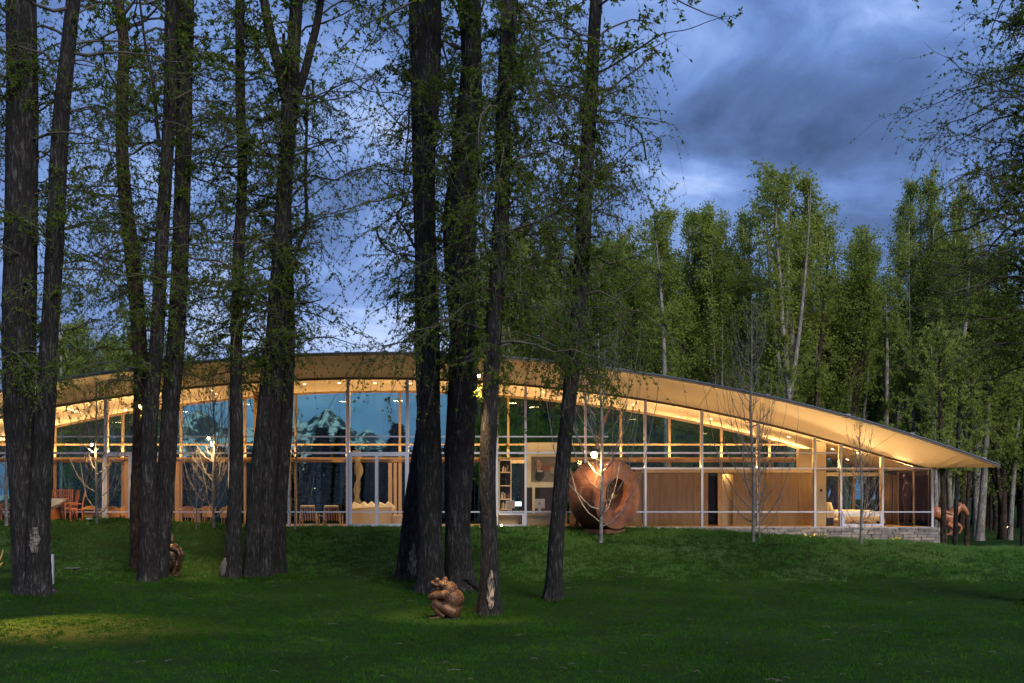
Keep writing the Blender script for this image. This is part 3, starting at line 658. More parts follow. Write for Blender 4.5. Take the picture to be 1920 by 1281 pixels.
def big_tree(name, label, stems, seed, mat='bark', fat=1.0, crown=(60, 5.5, 17, 2.6), droop=.55, side_bias=0, baseD=None, limbs=(), dens=1.0, nshoot=30, group='old cottonwoods on the lawn'):
    """stems: lists of (px, py, width px); first point is the foot"""
    r = np.random.default_rng(seed); px0, py0, _ = stems[0][0]
    root = None; paths = []
    for si, s in enumerate(stems):
        D = baseD[si] if baseD else on_ground(s[0][0], s[0][1])
        pts = []
        for q in s: v = at(q[0], q[1], D); pts.append((v.x, v.y, v.z, q[2]*D/K/2*fat))
        # the crown goes on above the picture
        v = np.array(pts[-1]); w = v-np.array(pts[-2]); w = w/np.linalg.norm(w[:3])
        pts.append(tuple(v+np.array([w[0]*3, 0, 3, -v[3]*.25]))); pts.append(tuple(v+np.array([w[0]*5, 0, 7, -v[3]*.7])))
        pts[0] = (pts[0][0], pts[0][1], gzf(pts[0][0], pts[0][1])-.12, pts[0][3])
        Q = smooth_path(pts, 300)
        if root is None: root = thing(name, (pts[0][0], pts[0][1], pts[0][2]+.12), label, 'tree', group)
        V, F = stem_mesh(Q, pts[0][2]+.12, seed*10+si, lobes=int(r.integers(3, 7)))
        link('trunk', np_mesh('trunk', V-np.array(root.location), [F], True), M[mat], root)
        paths.append(Q)
    for lb in limbs:          # (D index, points)
        D = paths[lb[0]][0, 1]; pts = [(*at(q[0], q[1], D+q[3] if len(q) > 3 else D), q[2]*D/K/2) for q in lb[1]]
        Q = smooth_path(pts, 40); V, F = stem_mesh(Q, -50, seed*10+7, 12, amp=.04)
        link('limb', np_mesh('limb', V-np.array(root.location), [F], True), M[mat], root)
        if len(lb) > 2: paths.append(Q)
    cnt, zlo, zhi, ln = crown
    TV, TF, LV, LF = twigs_from(paths, r, cnt, zlo, zhi, ln, droop, side_bias, dens=dens)
    # short shoots hugging the trunk, and a coarser crown above
    T2, F2, L2, LF2 = twigs_from(paths, r, nshoot, max(zlo-.8, 4.2), zhi, .8, .6, 0, ntw=7, nl=6, cl=4)
    T3, F3, L3, LF3 = twigs_from(paths, r, 30, zhi, zhi+6, ln*1.3, .4, 0, leaf=.16, ntw=7, nl=6, cl=3)
    TVa = np.concatenate([TV, T2, T3]); TFa = np.concatenate([TF, F2+len(TV), F3+len(TV)+len(T2)])
    link('branches', np_mesh('branches', TVa-np.array(root.location), [TFa], True), M['twig'], root)
    LVa = np.concatenate([LV, L2, L3]); LFa = np.arange(len(LVa)).reshape(-1, 4)
    link('foliage', np_mesh('foliage', LVa-np.array(root.location), [LFa]), M['leaf'], root)
    return root, paths
def scar(root, Q, base_z, py0, py1, ang0, ang1, name='scar'):
    """patch of bare wood on a trunk; ang in degrees, -90 faces the camera"""
    i0 = int(np.argmin(np.abs(Q[:, 2]-base_z-py0))); i1 = int(np.argmin(np.abs(Q[:, 2]-base_z-py1)))
    i1 = max(i1, i0+4); n = 14; Vv = []; Ff = []; rr = random.Random(int(py0*100)+5)
    rows = np.linspace(i0, i1, 22)
    for a, ii in enumerate(rows):
        q = Q[int(round(ii))]; f = math.sin(PI*(a+.6)/22.2)**.45; fl = 1+.14*math.exp(-max(0, q[2]-base_z)/1.3)+.25*math.exp(-max(0, q[2]-base_z)/.38)
        mid = (ang0+ang1)/2+2.5*math.sin(a*.7)+1.5*math.sin(a*1.9); hw = (ang1-ang0)/2*f
        for k in range(n+1):
            an = math.radians(mid-hw+2*hw*k/n); e = abs(k/n*2-1)
            R_ = q[3]*fl*(.985+.05*(e > .8)-.035*(1-e)+rr.uniform(-.006, .006))*(1.0 if .5 < a < 21 else .9)
            Vv.append((q[0]+R_*math.cos(an), q[1]+R_*math.sin(an), q[2]))
    for a in range(21):
        for k in range(n): b = a*(n+1)+k; Ff.append((b, b+1, b+n+2, b+n+1))
    mb = MB(); mb.v = Vv; mb.f = Ff
    o = mb.build(name, M['palewood'], root, smooth=True, label='pale bare wood where the bark has split off')
    return o
t1, p1 = big_tree('cottonwood_tree', 'massive twin-stemmed cottonwood at far left with spreading roots and a bare wood patch', [
    [(50, 1116, 52), (45, 1000, 50), (42, 900, 54), (36, 760, 62), (36, 600, 66), (40, 400, 64), (42, 200, 62), (40, 0, 60), (38, -120, 54)],
    [(72, 1118, 50), (72, 1000, 46), (78, 900, 42), (85, 760, 40), (92, 640, 36), (104, 430, 36), (113, 240, 34), (127, 100, 30), (137, 0, 28), (148, -120, 24)]], 11, crown=(95, 6.4, 17, 3.6), nshoot=60,
    limbs=((0, [(44, 1098, 26), (30, 1112, 17), (18, 1119, 10), (6, 1124, 4)]), (0, [(88, 1096, 22), (98, 1108, 16), (108, 1116, 10), (120, 1123, 4)]), (0, [(64, 1100, 30), (62, 1114, 22), (60, 1124, 8)])))
scar(t1, p1[1], t1.location.z, 1.25, 2.05, -105, -62)
t2, p2 = big_tree('cottonwood_tree', 'two fused dark cottonwood stems standing in front of the crouching bronze figure', [
    [(280, 1092, 42), (279, 1000, 38), (278, 900, 34), (283, 760, 32), (294, 640, 29), (301, 500, 28), (309, 360, 27), (317, 220, 26), (321, 100, 24), (322, 0, 22), (322, -120, 20)],
    [(297, 1088, 32), (303, 1000, 38), (311, 900, 37), (320, 760, 37), (330, 640, 37), (338, 480, 35), (343, 320, 34), (346, 160, 34), (345, 0, 42), (345, -120, 36)]], 12, fat=.98, crown=(65, 6.9, 17, 2.9), nshoot=45,
    limbs=((0, [(303, 275, 8), (290, 268, 9), (272, 272, 8), (255, 285, 6), (243, 292, 4)]), (0, [(299, 275, 8), (293, 220, 7), (287, 150, 6), (272, 80, 5), (262, 0, 4)], 1), (0, [(316, 150, 8), (312, 90, 8), (313, 0, 8), (313, -60, 7)])))
t2b, p2b = big_tree('cottonwood_tree', 'reddish cottonwood leaning left behind the fused pair, lamplit on its lower trunk', [
    [(254, 1068, 20), (253, 960, 21), (258, 860, 23), (262, 780, 25), (264, 700, 29), (261, 620, 30), (254, 540, 32), (246, 460, 31), (236, 380, 28), (229, 280, 25), (230, 180, 25), (232, 80, 22), (222, 0, 22), (214, -120, 20)]], 13, 'bark2', crown=(70, 7, 17, 3.5), nshoot=45)
t3, p3 = big_tree('cottonwood_tree', 'slim straight cottonwood with a white cut scar at its foot', [
    [(436, 1085, 36), (438, 1000, 32), (442, 900, 28), (443, 800, 27), (443, 640, 24), (447, 480, 24), (453, 380, 21), (454, 300, 20), (451, 200, 20), (450, 80, 19), (449, -120, 17)]], 14, crown=(80, 6.9, 17, 3.1), nshoot=30,
    limbs=((0, [(450, 268, 6), (425, 275, 7), (408, 290, 5), (398, 320, 3)]), (0, [(447, 498, 8), (470, 490, 6), (500, 505, 5)]), (0, [(444, 535, 7), (470, 548, 6), (500, 565, 5)])))
v = at(424, 1072, p3[0][0, 1]); so_ = MB().ell((v.x+.05, v.y-.16, v.z+.16), (.20, .10, .38), 16, 12, Matrix.Rotation(.25, 3, 'Y')).build('branch_stub', M['palewood'], t3, smooth=True, label='white sawn scar bulging at the foot')
t4, p4 = big_tree('cottonwood_tree', 'clump of three cottonwood stems merging into one trunk that forks high up', [
    [(472, 1083, 32), (475, 1000, 33), (482, 900, 32), (493, 800, 31), (501, 720, 30), (512, 640, 32), (520, 560, 36), (530, 420, 34), (537, 300, 31), (544, 200, 32), (551, 80, 28), (556, 0, 26), (560, -120, 22)],
    [(497, 1083, 30), (499, 1000, 30), (504, 900, 28), (512, 800, 28), (518, 700, 28), (526, 620, 28), (532, 520, 26), (535, 430, 24)],
    [(522, 1077, 28), (523, 1000, 28), (529, 900, 27), (536, 800, 26), (540, 700, 26), (541, 620, 26), (540, 540, 24), (538, 450, 22)]], 15, crown=(120, 7.5, 17, 3.5), nshoot=60, baseD=[36.6, 36.7, 37.3],
    limbs=((0, [(540, 190, 26), (525, 130, 22), (511, 80, 19), (500, 30, 18), (490, -40, 16)], 1), (0, [(552, 190, 20), (570, 140, 17), (583, 90, 16), (595, 40, 15), (608, -40, 13)], 1), (0, [(553, 470, 9), (575, 430, 7), (590, 405, 5), (640, 400, 5), (685, 392, 3)]), (0, [(552, 480, 8), (574, 420, 7), (573, 330, 6), (577, 160, 5)]), (0, [(555, 570, 9), (575, 568, 10), (598, 563, 7)])))
t5, p5 = big_tree('cottonwood_tree', 'huge central cottonwood of two fused stems with roots flaring behind the toad', [
    [(807, 1112, 52), (806, 1000, 44), (806, 900, 46), (803, 760, 44), (802, 640, 46), (800, 540, 42), (796, 400, 40), (795, 300, 42), (797, 200, 52), (797, 100, 58), (797, 0, 60), (797, -120, 54)],
    [(862, 1108, 56), (858, 1000, 46), (860, 900, 52), (866, 760, 55), (870, 640, 52), (864, 540, 56), (862, 420, 62), (872, 300, 54), (881, 200, 46), (884, 100, 38), (880, 0, 44), (878, -120, 40)]], 16, fat=1.12, crown=(110, 6.9, 17, 3.1), nshoot=60, droop=.8,
    limbs=((0, [(880, 1086, 26), (890, 1098, 20), (899, 1106, 12), (906, 1111, 5)]), (0, [(790, 1094, 22), (780, 1108, 14), (772, 1115, 5)]), (0, [(845, 1096, 26), (846, 1110, 18), (846, 1118, 6)]), (0, [(780, 495, 7), (755, 480, 7), (730, 470, 6), (712, 450, 5), (705, 425, 3)]), (0, [(776, 187, 6), (740, 175, 6), (690, 170, 5), (650, 145, 3)]), (0, [(778, 465, 6), (760, 430, 6), (745, 405, 5), (760, 380, 4), (768, 350, 3)]), (0, [(772, 28, 4), (740, 24, 4), (722, 38, 3)]), (0, [(781, 497, 3), (750, 520, 3), (745, 600, 2)])))
t5a, p5a = big_tree('cottonwood_tree', 'leaning cottonwood with a split hollow foot, left of the huge central one', [
    [(762, 1084, 46), (768, 1000, 38), (775, 930, 34), (786, 850, 30), (797, 760, 26), (803, 600, 22), (806, 450, 18), (810, 300, 14), (812, 0, 12)]], 17, crown=(20, 7, 16, 1.6), nshoot=10, baseD=[36.2])
scar(t5a, p5a[0], t5a.location.z, .1, 1.2, -80, -45)
t5d, p5d = big_tree('cottonwood_tree', 'slender cottonwood wearing a lamp, its foot stripped of bark, right of the toad', [
    [(916, 1156, 44), (918, 1070, 38), (917, 1000, 34), (914, 900, 34), (919, 760, 34), (925, 640, 33), (933, 520, 33), (941, 400, 31), (943, 240, 31), (949, 120, 32), (956, 0, 35), (962, -120, 30)]], 18, crown=(95, 6.7, 16, 3.0), droop=.9, side_bias=.6, nshoot=70)
scar(t5d, p5d[0], t5d.location.z, .25, 1.25, -98, -66)
t6, p6 = big_tree('cottonwood_tree', 'lone gently curved cottonwood standing left of the rusted steel drum', [
    [(1036, 1128, 36), (1044, 1000, 32), (1053, 900, 32), (1062, 800, 30), (1073, 700, 31), (1082, 600, 29), (1092, 480, 33), (1097, 360, 30), (1104, 240, 30), (1110, 160, 26), (1114, 60, 26), (1118, 0, 26), (1122, -120, 22)]], 19, crown=(105, 6.4, 15, 3.1), droop=1.0, nshoot=45,
    limbs=((0, [(1124, 135, 9), (1150, 122, 7), (1200, 90, 6), (1240, 65, 5), (1290, 55, 4), (1330, 40, 3), (1365, 30, 2.5), (1380, 36, 1.5)]), (0, [(1098, 655, 7), (1130, 650, 5), (1165, 635, 4), (1195, 600, 3)]), (0, [(1070, 535, 6), (1050, 510, 5), (1050, 480, 4), (1040, 440, 3)]), (0, [(1108, 475, 8), (1140, 495, 6), (1170, 500, 4), (1190, 520, 3)]), (0, [(1124, 230, 7), (1165, 232, 5), (1200, 250, 4), (1212, 300, 3)])))
t7, p7 = big_tree('cottonwood_tree', 'cottonwood just cut by the right edge, its twigs hanging into the sky', [
    [(1944, 1132, 36), (1944, 1000, 34), (1942, 800, 32), (1938, 600, 30), (1942, 400, 30), (1946, 200, 28), (1950, 0, 26), (1950, -120, 24)]], 20, crown=(150, 6.5, 16.5, 3.1), droop=.45, side_bias=-1.0, nshoot=20, dens=.9)

# longer grass left by the mower round every foot
FV = []
for Q in p1+p2+p2b+p3+p4+p5+p5a+p5d+p6+p7:
    n = 900; a = rng.random(n)*2*PI; rr_ = Q[0, 3]*1.15+np.abs(rng.normal(0, .13, n)); x = Q[0, 0]+rr_*np.cos(a); y = Q[0, 1]+rr_*np.sin(a)
    h = rng.uniform(.05, .17, n); B = np.stack([x, y, gz(x, y)-.01], 1); b_ = rng.random(n)*2*PI; d = np.stack([np.cos(b_), np.sin(b_), 0*b_], 1)*.008
    Vx = np.empty((n*3, 3)); Vx[0::3] = B-d; Vx[1::3] = B+d; Vx[2::3] = B+np.stack([rng.normal(0, .05, n), rng.normal(0, .05, n), h], 1); FV.append(Vx)
FV = np.concatenate(FV)
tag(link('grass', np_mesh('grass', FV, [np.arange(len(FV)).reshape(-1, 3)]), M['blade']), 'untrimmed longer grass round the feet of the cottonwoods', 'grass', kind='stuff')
# ================================================================== background poplars (one mesh per kind, copied)
def poplar(seed, H=20, wid=2.6, nleaf=16000, leafm='leafb', barkm='palebark', clear=.12, leaders=6, leaf=.125):
    r = np.random.default_rng(seed); TV, TF, nv = [], [], 0
    tr = np.array([(0, 0, -.2, .22), (r.normal()*.15, r.normal()*.15, H*.25, .19), (r.normal()*.3, r.normal()*.3, H*.55, .13), (r.normal()*.3, r.normal()*.3, H*.93, .02)])
    Q = smooth_path(tr, 40); V0, F0 = stem_mesh(Q, 0, seed, 10, flare=.3, amp=.02)
    paths = [Q]
    for k in range(leaders):
        i = int(r.uniform(4, 18)); a = r.random()*2*PI; s = Q[i]; top = H*r.uniform(.66, .98); w = wid*r.uniform(.25, .62)
        pts = np.array([s, s+np.array([math.cos(a)*w*.6, math.sin(a)*w*.6, (top-s[2])*.3, -s[3]*.45]), (s[0]+math.cos(a)*w, s[1]+math.sin(a)*w, s[2]+(top-s[2])*.7, .05), (s[0]+math.cos(a)*w*.95, s[1]+math.sin(a)*w*.95, top, .012)])
        pts[1, 3] = max(.05, s[3]*.5); pts[0, 3] = s[3]*.6
        q = smooth_path(pts, 24); paths.append(q); v, f = stem_mesh(q, -50, seed+k, 6, amp=.0); TV.append(v); TF.append(f+nv); nv += len(v)
    B = 210; n = 6; P = np.empty((B, n, 3)); LC = []
    for b in range(B):
        q = paths[r.integers(len(paths))]; i = int(r.uniform(clear*len(q)+2, len(q)-1)); h = q[i, 2]/H; s = q[i, :3]
        tp = 1-i/(len(q)-1); sh = (math.sin(PI*min(1, max(0, (h-clear*.6)/(1-clear*.6)))**.8)**.6)*wid*.46*r.uniform(.5, 1.35)*min(1, .25+1.5*tp)+.18
        a = r.random()*2*PI; d = np.array([math.cos(a), math.sin(a), r.uniform(.7, 1.8)]); t = np.linspace(0, 1, n)[:, None]
        P[b] = s+d*sh*t+np.cumsum(r.normal(0, .05, (n, 3)), 0)*t
    v, f = batch_tubes(P, np.repeat((.02*(1-.8*np.linspace(0, 1, n)))[None], B, 0), 3); TV.append(v); TF.append(f+nv); nv += len(v)
    k = r.integers(0, B, nleaf); u = r.random(nleaf)**.7*(n-1); i = np.minimum(u.astype(int), n-2); fr = (u-i)[:, None]
    C = P[k, i]*(1-fr)+P[k, i+1]*fr+r.normal(0, .17, (nleaf, 3))
    LV, LF = leaf_quads(C, r.normal(size=(nleaf, 3)), leaf, leaf*.7, r)
    trunkm = np_mesh('trunk', V0, [F0], True); trunkm.materials.append(M[barkm])
    br = np_mesh('branches', np.concatenate(TV), [np.concatenate(TF)], True); br.materials.append(M[barkm])
    fo = np_mesh('foliage', LV, [LF]); fo.materials.append(M[leafm])
    return H, trunkm, br, fo
POP = [poplar(101, nleaf=24000), poplar(102, wid=3.4, leafm='leafb', leaders=7, nleaf=30000), poplar(103, wid=2.2, leafm='leafc', leaders=4, nleaf=17000, barkm='bark2'), poplar(104, wid=4.2, leafm='leafc', leaders=8, nleaf=34000, barkm='bark2', clear=.05), poplar(105, wid=3.0, nleaf=11000, leafm='leafb', leaders=6)]
def place_poplar(kind, px, top, D, label, group, ws=1.0, rz=0, lean=0):
    H, a, b, c = POP[kind]; X = (px-HX)*D/K; gz_ = gzf(X, D); hh = CZ+(HY-top)*D/K-gz_
    root = thing('poplar_tree', (X, D, gz_), label, 'tree', group); s = hh/H
    root.scale = (ws*(.5+.5*s), ws*(.5+.5*s), s); root.rotation_euler = (0, lean, rz)
    for nm, me in (('trunk', a), ('branches', b), ('foliage', c)): link(nm, me, None, root)
    return root
G = 'poplars behind the house'
for i, (k, px, top, D, ws, label) in enumerate((
    (3, 1238, 372, 70, 1.25, 'broad fresh green poplar rising behind the rusted steel drum'),
    (4, 1170, 345, 74, 1.1, 'sparse half-leafed poplar just right of the curved cottonwood'),
    (1, 1290, 372, 74, 1.1, 'poplar left of the gap of sky before the tallest poplars'),
    (1, 1345, 388, 72, 1.15, 'bright green poplar second in the row right of the sky gap'),
    (0, 1392, 372, 76, 1.1, 'narrow poplar with twin tips beside the tallest leafy group'),
    (1, 1466, 308, 70, 1.35, 'tallest broad poplar behind the white forked birch'),
    (4, 1524, 316, 73, 1.1, 'airy poplar with a feathery tip right of the tallest one'),
    (3, 1548, 375, 72, 1.15, 'bushy poplar filling the slope down from the tallest group'),
    (0, 1592, 408, 76, 1.1, 'poplar forming the right shoulder of the tallest group'),
    (2, 1628, 442, 82, 1.1, 'small pointed poplar in the dip of the tree line'),
    (4, 1673, 440, 84, 1.4, 'thin see-through poplar in the dip with sky showing through'),
    (1, 1728, 312, 78, .85, 'left spire of the tall dark three-tipped poplar'),
    (2, 1762, 302, 77, 1.2, 'middle and highest spire of the tall three-tipped poplar'),
    (0, 1786, 320, 78, .85, 'right spire of the tall three-tipped poplar'),
    (4, 1832, 345, 74, 1.2, 'pale feathery poplar right of the three-tipped one'),
    (3, 1880, 420, 70, 1.3, 'dense poplar behind the hanging twigs at the right edge'))):
    place_poplar(k, px, top, D, label, G, ws, rz=i*1.3)
# the wood behind them: a wall of trees that cannot be told apart
R = random.Random(5)
for i in range(30):
    px = 1120+i*28+R.uniform(-12, 12); place_poplar(R.choice((1, 3, 3, 2)), px, R.uniform(470, 640), R.uniform(84, 112), 'one of the leafy poplars massed low in the wood behind the house', 'poplars massed in the wood', 1.5, R.random()*6)
for i in range(9):
    px = 60+i*26+R.uniform(-10, 10); place_poplar(R.choice((1, 3, 4)), px, R.uniform(550, 640), R.uniform(78, 95), 'one of the light green poplars low above the left end of the roof', 'poplars low at the left', 1.2, R.random()*6)
for i in range(14):
    px = 900+i*22; place_poplar(R.choice((4, 4, 1)), px, R.uniform(380, 520), R.uniform(76, 95), 'one of the thin half-leafed poplars above the roof behind the central trunks', 'thin poplars above the roof', 1.2, R.random()*6)
for i in range(16):
    px = 1700+i*22+R.uniform(-8, 8); place_poplar(R.choice((3, 3, 1)), px, R.uniform(600, 760), R.uniform(95, 130), 'one of the low dark poplars closing the wood at the right', 'poplars closing the wood', 1.9, R.random()*6)
# free-standing trunks: (points px, py, width), D
def slim_tree(name, pts, D, label, mat='palebark', seed=1, crown=0, group='trunks beside the house'):
    r = np.random.default_rng(seed); P = []
    for q in pts: v = at(q[0], q[1], D); P.append((v.x, v.y, v.z, q[2]*D/K/2))
    g = gzf(P[0][0], P[0][1])
    if P[0][2] < g+2.5: P[0] = (P[0][0], P[0][1], g-.1, P[0][3])
    root = thing(name, (P[0][0], P[0][1], g), label, 'tree', group)
    P[-1] = (*P[-1][:3], .02); Q = smooth_path(P, 70); V, F = stem_mesh(Q, g, seed, 14, flare=.25, amp=.03)
    link('trunk', np_mesh('trunk', V-np.array(root.location), [F], True), M[mat], root)
    if crown:
        T, F2, Lv, Lf = twigs_from([Q[22:]], r, crown*2+10, Q[25, 2], Q[-1, 2]+.3, 1.9, .1, 0, leaf=.12, nl=8, ntw=9, up=1.1, cl=4)
        link('branches', np_mesh('branches', T-np.array(root.location), [F2], True), M['twig'], root)
        link('foliage', np_mesh('foliage', Lv-np.array(root.location), [Lf]), M['leafb'], root)
    return root, Q
b1, bq = slim_tree('birch_tree', [(1482, 1005, 17), (1482, 860, 15), (1480, 750, 13), (1476, 700, 11), (1466, 600, 9), (1462, 520, 7), (1455, 430, 5), (1458, 340, 3)], 66, 'white birch forking in a V behind the roof', seed=31, crown=30)
Q = smooth_path([(*at(1480, 745, 66), .17), (*at(1489, 690, 66), .15), (*at(1499, 620, 66), .12), (*at(1509, 520, 66), .09), (*at(1518, 400, 66), .04), (*at(1521, 330, 66), .02)], 50)
V, F = stem_mesh(Q, -50, 32, 12, amp=.03); link('fork_stem', np_mesh('fork_stem', V-np.array(b1.location), [F], True), M['palebark'], b1)
for (pts, D, lab, mt, cr) in (
    ([(1836, 1001, 16), (1842, 940, 14), (1846, 880, 12), (1852, 780, 9), (1858, 640, 6)], 68, 'stout pale aspen leaning right, beyond the horse', 'palebark', 20),
    ([(1893, 1001, 10), (1898, 930, 9), (1903, 860, 8), (1909, 780, 7), (1912, 640, 5)], 69, 'slim white aspen beside the orange ground lamp', 'palebark', 16),
    ([(1740, 960, 9), (1775, 830, 10), (1791, 740, 9), (1803, 660, 8), (1812, 590, 6), (1818, 500, 4)], 63, 'white birch leaning right above the roof tip', 'palebark', 14),
    ([(1770, 1023, 12), (1769, 950, 9), (1767, 880, 9), (1764, 800, 8), (1760, 650, 7)], 48.6, 'rough brown trunk touching the corner of the stone wall', 'bark2', 10),
    ([(1754, 1016, 12), (1754, 940, 10), (1753, 880, 9), (1750, 800, 8), (1746, 640, 7)], 54, 'grey mottled aspen trunk right behind the glass corner', 'palebark', 10),
    ([(1790, 1022, 9), (1793, 940, 8), (1796, 880, 8), (1797, 800, 7), (1800, 640, 6)], 50, 'dark trunk standing in front of the horse', 'bark', 10),
    ([(1812, 1017, 9), (1815, 940, 8), (1818, 870, 7), (1820, 780, 6), (1824, 640, 5)], 60, 'reddish trunk just behind the horse\'s muzzle', 'bark2', 10),
    ([(1917, 1018, 8), (1919, 940, 8), (1921, 840, 8), (1923, 700, 7)], 58, 'dark trunk cut by the right edge beyond the lawn', 'bark', 6),
    ([(1772, 985, 5), (1772, 900, 4), (1773, 800, 4)], 88, 'thin white aspen stem left of the horse\'s back', 'palebark', 6),
    ([(1781, 985, 5), (1782, 900, 5), (1784, 800, 4)], 92, 'thin blue-white aspen stem directly above the horse\'s back', 'palebark', 6),
    ([(1857, 992, 5), (1858, 920, 4), (1859, 800, 4)], 86, 'thin dark stem between the two pale aspens', 'bark', 6),
    ([(1843, 992, 5), (1843, 920, 5), (1845, 800, 4)], 88, 'thin grey stem behind the stout pale aspen', 'palebark', 6),
    ([(114, 960, 6), (114, 700, 5), (113, 560, 4)], 70, 'thin white aspen stem right of the massive left cottonwood', 'palebark', 8),
    ([(1250, 960, 10), (1246, 700, 8), (1240, 560, 6), (1225, 400, 4)], 64, 'grey aspen trunk above the roof, behind the drum', 'palebark', 18),
    ([(1540, 960, 10), (1531, 740, 8), (1540, 640, 7), (1545, 540, 5)], 68, 'brown trunk above the roof right of the forked birch', 'bark2', 12),
    ([(1660, 960, 9), (1662, 760, 8), (1663, 640, 6), (1660, 540, 5)], 70, 'grey trunk standing above the falling roof edge', 'palebark', 10)):
    slim_tree('aspen_tree', pts, D, lab, mt, seed=int(pts[0][0]), crown=cr)

# conifers beyond the meadow, seen through the glass
def conifer(seed):
    r = np.random.default_rng(seed); H = 11; n = 5200
    h = r.random(n)**1.25; rad = (1-h)*2.1*(.55+.45*np.abs(np.sin(h*38+r.random())))*np.sqrt(r.random(n)); a = r.random(n)*2*PI
    C = np.stack([rad*np.cos(a), rad*np.sin(a), .5+h*H*.96-rad*.25], 1); d = np.stack([np.cos(a), np.sin(a), -.35+0*a], 1)+r.normal(0, .3, (n, 3))
    LV, LF = leaf_quads(C, d, .42, .22, r); fo = np_mesh('foliage', LV, [LF]); fo.materials.append(M['needle'])
    t = MB().tube([(0, 0, -.2), (0, 0, 4), (0, 0, H*.97)], [.2, .14, .01], 7).mesh('trunk'); t.materials.append(M['bark'])
    return t, fo
CON = [conifer(1), conifer(2)]
for i in range(46):
    px = 60+i*20+R.uniform(-7, 7); D = R.uniform(105, 135); top = R.uniform(830, 856)
    lab = 'one of the dark conifers lined up beyond the glass house'; gr = 'conifers lined up beyond the house'
    if i == 27: px, D, top, lab = 603, 112, 800, 'tall dark conifer under the highest mountain peak, seen through the glass'
    if i == 29: px, D, top, lab = 643, 112, 803, 'dark conifer beside the pale door mullion, seen through the upper glass'
    if i == 34: px, D, top, lab = 745, 108, 792, 'broad tall conifer right of the mountain, seen through the upper glass'
    X = (px-HX)*D/K; g = gzf(X, D); s = (CZ+(HY-top)*D/K-g)/11.2; t, fo = CON[i % 2]
    c = thing('conifer_tree', (X, D, g), lab, 'tree', gr); c.scale = (s*1.7, s*1.7, s); c.rotation_euler = (0, 0, R.random()*6)
    link('trunk', t, None, c); link('foliage', fo, None, c)
for i in range(14):
    px = 960+i*32; place_poplar(3, px, R.uniform(690, 780), R.uniform(64, 80), 'one of the bushy poplars close behind the right half of the glass', 'poplars close behind the glass', 1.2, R.random()*6)

# ================================================================== bare young trees in front of the glass
def sapling(px, base, top, D, label, seed, wpx=5, spread=1.0, mat='sapling', nb=34, buds=False, crown_lo=.08):
    r = np.random.default_rng(seed); a = at(px, base, D); b = at(px+r.normal()*2, top, D); g = gzf(a.x, D); H = b.z-g
    wpx *= .8; root = thing('young_tree', (a.x, D, g), label, 'tree', 'bare young trees along the house')
    pts = [(a.x, D, g-.1, wpx*D/K/2)]+[(a.x+(b.x-a.x)*t+r.normal()*.03*H/6, D+r.normal()*.03, g+H*t, wpx*D/K/2*(1-t)**.75+.006) for t in (.25, .5, .75, 1)]
    Q = smooth_path(pts, 60); V, F = stem_mesh(Q, g, seed, 10, flare=.15, amp=.02)
    link('trunk', np_mesh('trunk', V-np.array(root.location), [F], True), M[mat], root)
    TV, TF, nv, tips = [], [], 0, []
    n = 10; P = np.empty((nb, n, 3)); Ls = np.empty(nb)
    for k in range(nb):
        h = crown_lo+(.93-crown_lo)*(k+.5)/nb; i = int(h*59); s = Q[i, :3]; az = k*2.399+r.normal()*.4
        ln = H*.30*spread*(1-h)**.75*r.uniform(.75, 1.2)+.12; el0 = r.uniform(.15, .5)
        t = np.linspace(0, 1, n); out_ = ln*(t-.38*t**2.2); upz = ln*(el0*t+1.15*t**1.9)
        P[k, :, 0] = s[0]+math.cos(az)*out_; P[k, :, 1] = s[1]+math.sin(az)*out_*.9; P[k, :, 2] = s[2]+upz; P[k] += np.cumsum(r.normal(0, .012*ln, (n, 3)), 0); Ls[k] = ln
    R0 = (.006+.0075*Ls)[:, None]*(1-.8*np.linspace(0, 1, n))[None]
    v, f = batch_tubes(P, R0, 4); TV.append(v); TF.append(f); nv += len(v)
    m = 6; ns = 9; k = r.integers(1, n-2, (nb, ns)); base_ = P[np.arange(nb)[:, None], k]; tg = P[np.arange(nb)[:, None], k+1]-base_; tg /= np.linalg.norm(tg, axis=2, keepdims=True)
    d = tg+r.normal(0, .45, tg.shape); d[..., 2] += .25; d /= np.linalg.norm(d, axis=2, keepdims=True); tl = (Ls[:, None]*.42)*r.uniform(.3, 1, (nb, ns)); t = np.linspace(0, 1, m)
    P2 = base_[:, :, None]+d[:, :, None]*tl[:, :, None, None]*t[None, None, :, None]; P2[..., 2] += (tl[:, :, None]*.3*t**2); P2 = P2.reshape(-1, m, 3); P2 += np.cumsum(r.normal(0, .012, P2.shape), 1)
    v, f = batch_tubes(P2, np.repeat((.0055*(1-.55*t))[None], len(P2), 0), 3); TV.append(v); TF.append(f+nv)
    link('branches', np_mesh('branches', np.concatenate(TV)-np.array(root.location), [np.concatenate(TF)], True), M[mat], root)
    if buds:
        C = P2[:, 2:].reshape(-1, 3); kk = r.random(len(C)) < buds; C = C[kk]
        if buds > .2: C = C[C[:, 2] > g+H*.45]
        LV, LF = leaf_quads(C, r.normal(size=C.shape), .07, .04, r); link('foliage', np_mesh('foliage', LV-np.array(root.location), [LF]), M['leafb'], root)
    return root, Q
sapling(181, 973, 640, 44.2, 'bare young tree with lamplit branches right of the dining chairs', 41, 6, 1.15)
sapling(401, 982, 655, 44.4, 'tallest bare lamplit tree in front of the left glass', 42, 7, 1.25, nb=44)
sapling(368, 980, 840, 44.0, 'thin bare sapling just left of the lamplit tree', 43, 3, 1.0, nb=20)
sapling(553, 987, 760, 44.6, 'slender sapling with a few leaves left of the two slatted armchairs', 44, 4, .8, nb=22, buds=.35)
sapling(12, 974, 700, 43.8, 'bare young tree left of the massive trunk at the picture edge', 45, 8, 1.2)
